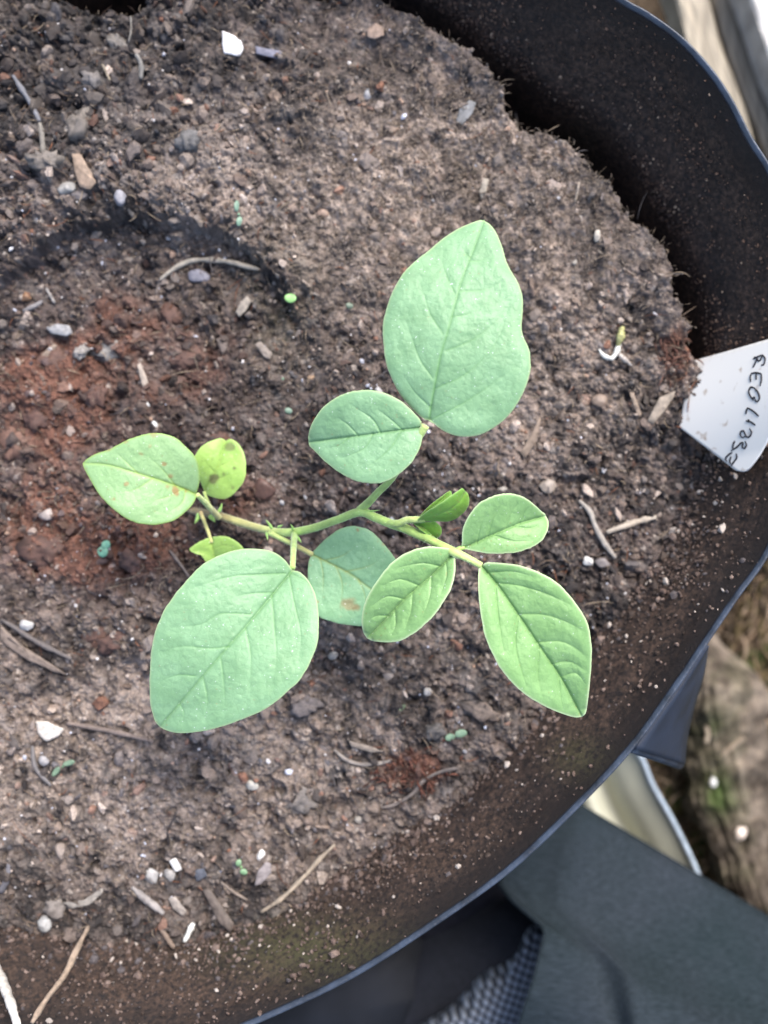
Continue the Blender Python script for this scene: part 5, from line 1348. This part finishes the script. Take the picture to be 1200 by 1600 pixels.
ph = np.linspace(0, 2 * math.pi, 90, endpoint=False)
zc, rr_ = -.118, .060
def hem_px(a):
    a = np.where(a > math.pi, 2 * math.pi - a, a)
    k = np.array([0, .25, .45, .62, .8, .95, 1.3, 1.7, 2.2, 2.7, math.pi])
    return np.interp(a, k, [870, 820, 772, 800, 832, 852, 832, 808, 785, 770, 760]), np.interp(a, k, [1233, 1290, 1372, 1404, 1432, 1450, 1530, 1598, 1680, 1760, 1830])
def far_px(a):
    a = np.where(a > math.pi, 2 * math.pi - a, a)
    return np.interp(a, [0, math.pi], [1500, 1230]), np.interp(a, [0, math.pi], [1608, 2190])
hx, hy = hem_px(ph); fx_, fy_ = far_px(ph)
vs_ = []
ns = 70
for i in range(ns):
    t = i / (ns - 1)
    x = hx * (1 - t) + fx_ * t; y = hy * (1 - t) + fy_ * t
    r0 = rr_ * (1 + .35 * t)
    z = zc + r0 * np.sin(ph) + .0035 * np.sin(t * 9 + ph * 2) * np.exp(-t * 3) + .0035 * np.exp(-((t * 9 - ph * 1.6 - .6) / .28) ** 2) - .003 * np.exp(-((t * 9 - ph * 2.6 + 1.2) / .3) ** 2) + .004 * (fbm(t * 200 + ph * 60, ph * 90 + 400, 50, 3, 3) - .5) + .03 * t
    # keep the pot side edge of the leg straight
    vs_.append(Wn(x, y, z))
v = np.stack(vs_).reshape(-1, 3)
o = mesh_obj('trouser_leg', v, grid_faces(ns, 90) if False else np.array([(i * 90 + j, i * 90 + (j + 1) % 90, (i + 1) * 90 + (j + 1) % 90, (i + 1) * 90 + j) for i in range(ns - 1) for j in range(90)]), M_cloth, per)
add_solidify(o, .0012, -1)

def puff(name, outline, z0, h, mat, parent, n_=80, rings=26, pw=.5, col=None, weave=None, slope=(0, 0), under=-.19):
    P = polyline(outline, n_, closed=True); c_ = P.mean(0)
    v = []; cv = []
    for r_ in np.sin(np.linspace(0, math.pi / 2, rings))[1:]:
        q = c_ + (P - c_) * r_
        z = z0 + h * (1 - r_ ** 2) ** pw + slope[0] * (q[:, 0] - c_[0]) / 1000 + slope[1] * (q[:, 1] - c_[1]) / 1000
        v.append(Wn(q[:, 0], q[:, 1], z))
    edge = P
    v.append(Wn(edge[:, 0], edge[:, 1], np.full(n_, under)))
    v = np.vstack([[W(c_[0], c_[1], z0 + h)]] + v)
    f = [(0, 1 + i, 1 + (i + 1) % n_) for i in range(n_)]
    for k in range(rings - 1):
        for i in range(n_):
            j = (i + 1) % n_
            f.append((1 + k * n_ + i, 1 + (k + 1) * n_ + i, 1 + (k + 1) * n_ + j, 1 + k * n_ + j))
    return mesh_obj(name, v, f, mat, parent, col=None if col is None else np.array(col)[None] * np.ones((len(v), 1)))

# woven grey mesh: threads over and under, as relief and as light/dark yarn
m, n, l, p = new_mat('grey shoe mesh')
tc = n.new('ShaderNodeTexCoord')
def wv(rot):
    mp = n.new('ShaderNodeMapping'); mp.inputs['Rotation'].default_value = (0, 0, R(rot)); l.new(tc.outputs['Object'], mp.inputs[0])
    w_ = n.new('ShaderNodeTexWave'); w_.inputs['Scale'].default_value = 100; w_.inputs['Distortion'].default_value = 1.2; w_.inputs['Detail'].default_value = 1; w_.inputs['Detail Scale'].default_value = 1.5
    l.new(mp.outputs[0], w_.inputs['Vector']); return w_.outputs['Fac']
ml = n.new('ShaderNodeMath'); ml.operation = 'MULTIPLY'; l.new(wv(20), ml.inputs[0]); l.new(wv(-62), ml.inputs[1])
r1 = n.new('ShaderNodeValToRGB'); l.new(ml.outputs[0], r1.inputs[0]); r1.color_ramp.elements[0].position = .08; r1.color_ramp.elements[0].color = (.03, .034, .045, 1); r1.color_ramp.elements[1].position = .42; r1.color_ramp.elements[1].color = (.34, .37, .43, 1)
l.new(r1.outputs[0], p.inputs['Base Color']); p.inputs['Roughness'].default_value = .7
bp = n.new('ShaderNodeBump'); bp.inputs['Distance'].default_value = .0012; bp.inputs['Strength'].default_value = .8; l.new(ml.outputs[0], bp.inputs['Height']); l.new(bp.outputs[0], p.inputs['Normal'])
M_gmesh = m
sh = puff('shoe', [(852, 1446), (836, 1444), (822, 1456), (812, 1482), (790, 1500), (764, 1512), (742, 1532), (716, 1562), (690, 1582), (655, 1604), (640, 1640), (700, 1700), (800, 1690), (840, 1600), (858, 1540), (864, 1480)], -.135, .022, M_gmesh, per, pw=.5)
puff('tongue', [(640, 1440), (700, 1380), (770, 1350), (850, 1400), (870, 1450), (830, 1480), (790, 1510), (750, 1540), (700, 1540), (650, 1500)], -.168, .016, M_dkmesh, sh)
M_rub = simple('worn dark rubber', (.010, .011, .014), .75, .2, .5, 300, .55, 40)
puff('toe_cap', [(380, 1600), (450, 1530), (560, 1470), (655, 1448), (690, 1476), (722, 1520), (738, 1545), (700, 1585), (660, 1620), (600, 1680), (450, 1700), (380, 1660)], -.172, .030, M_rub, sh)
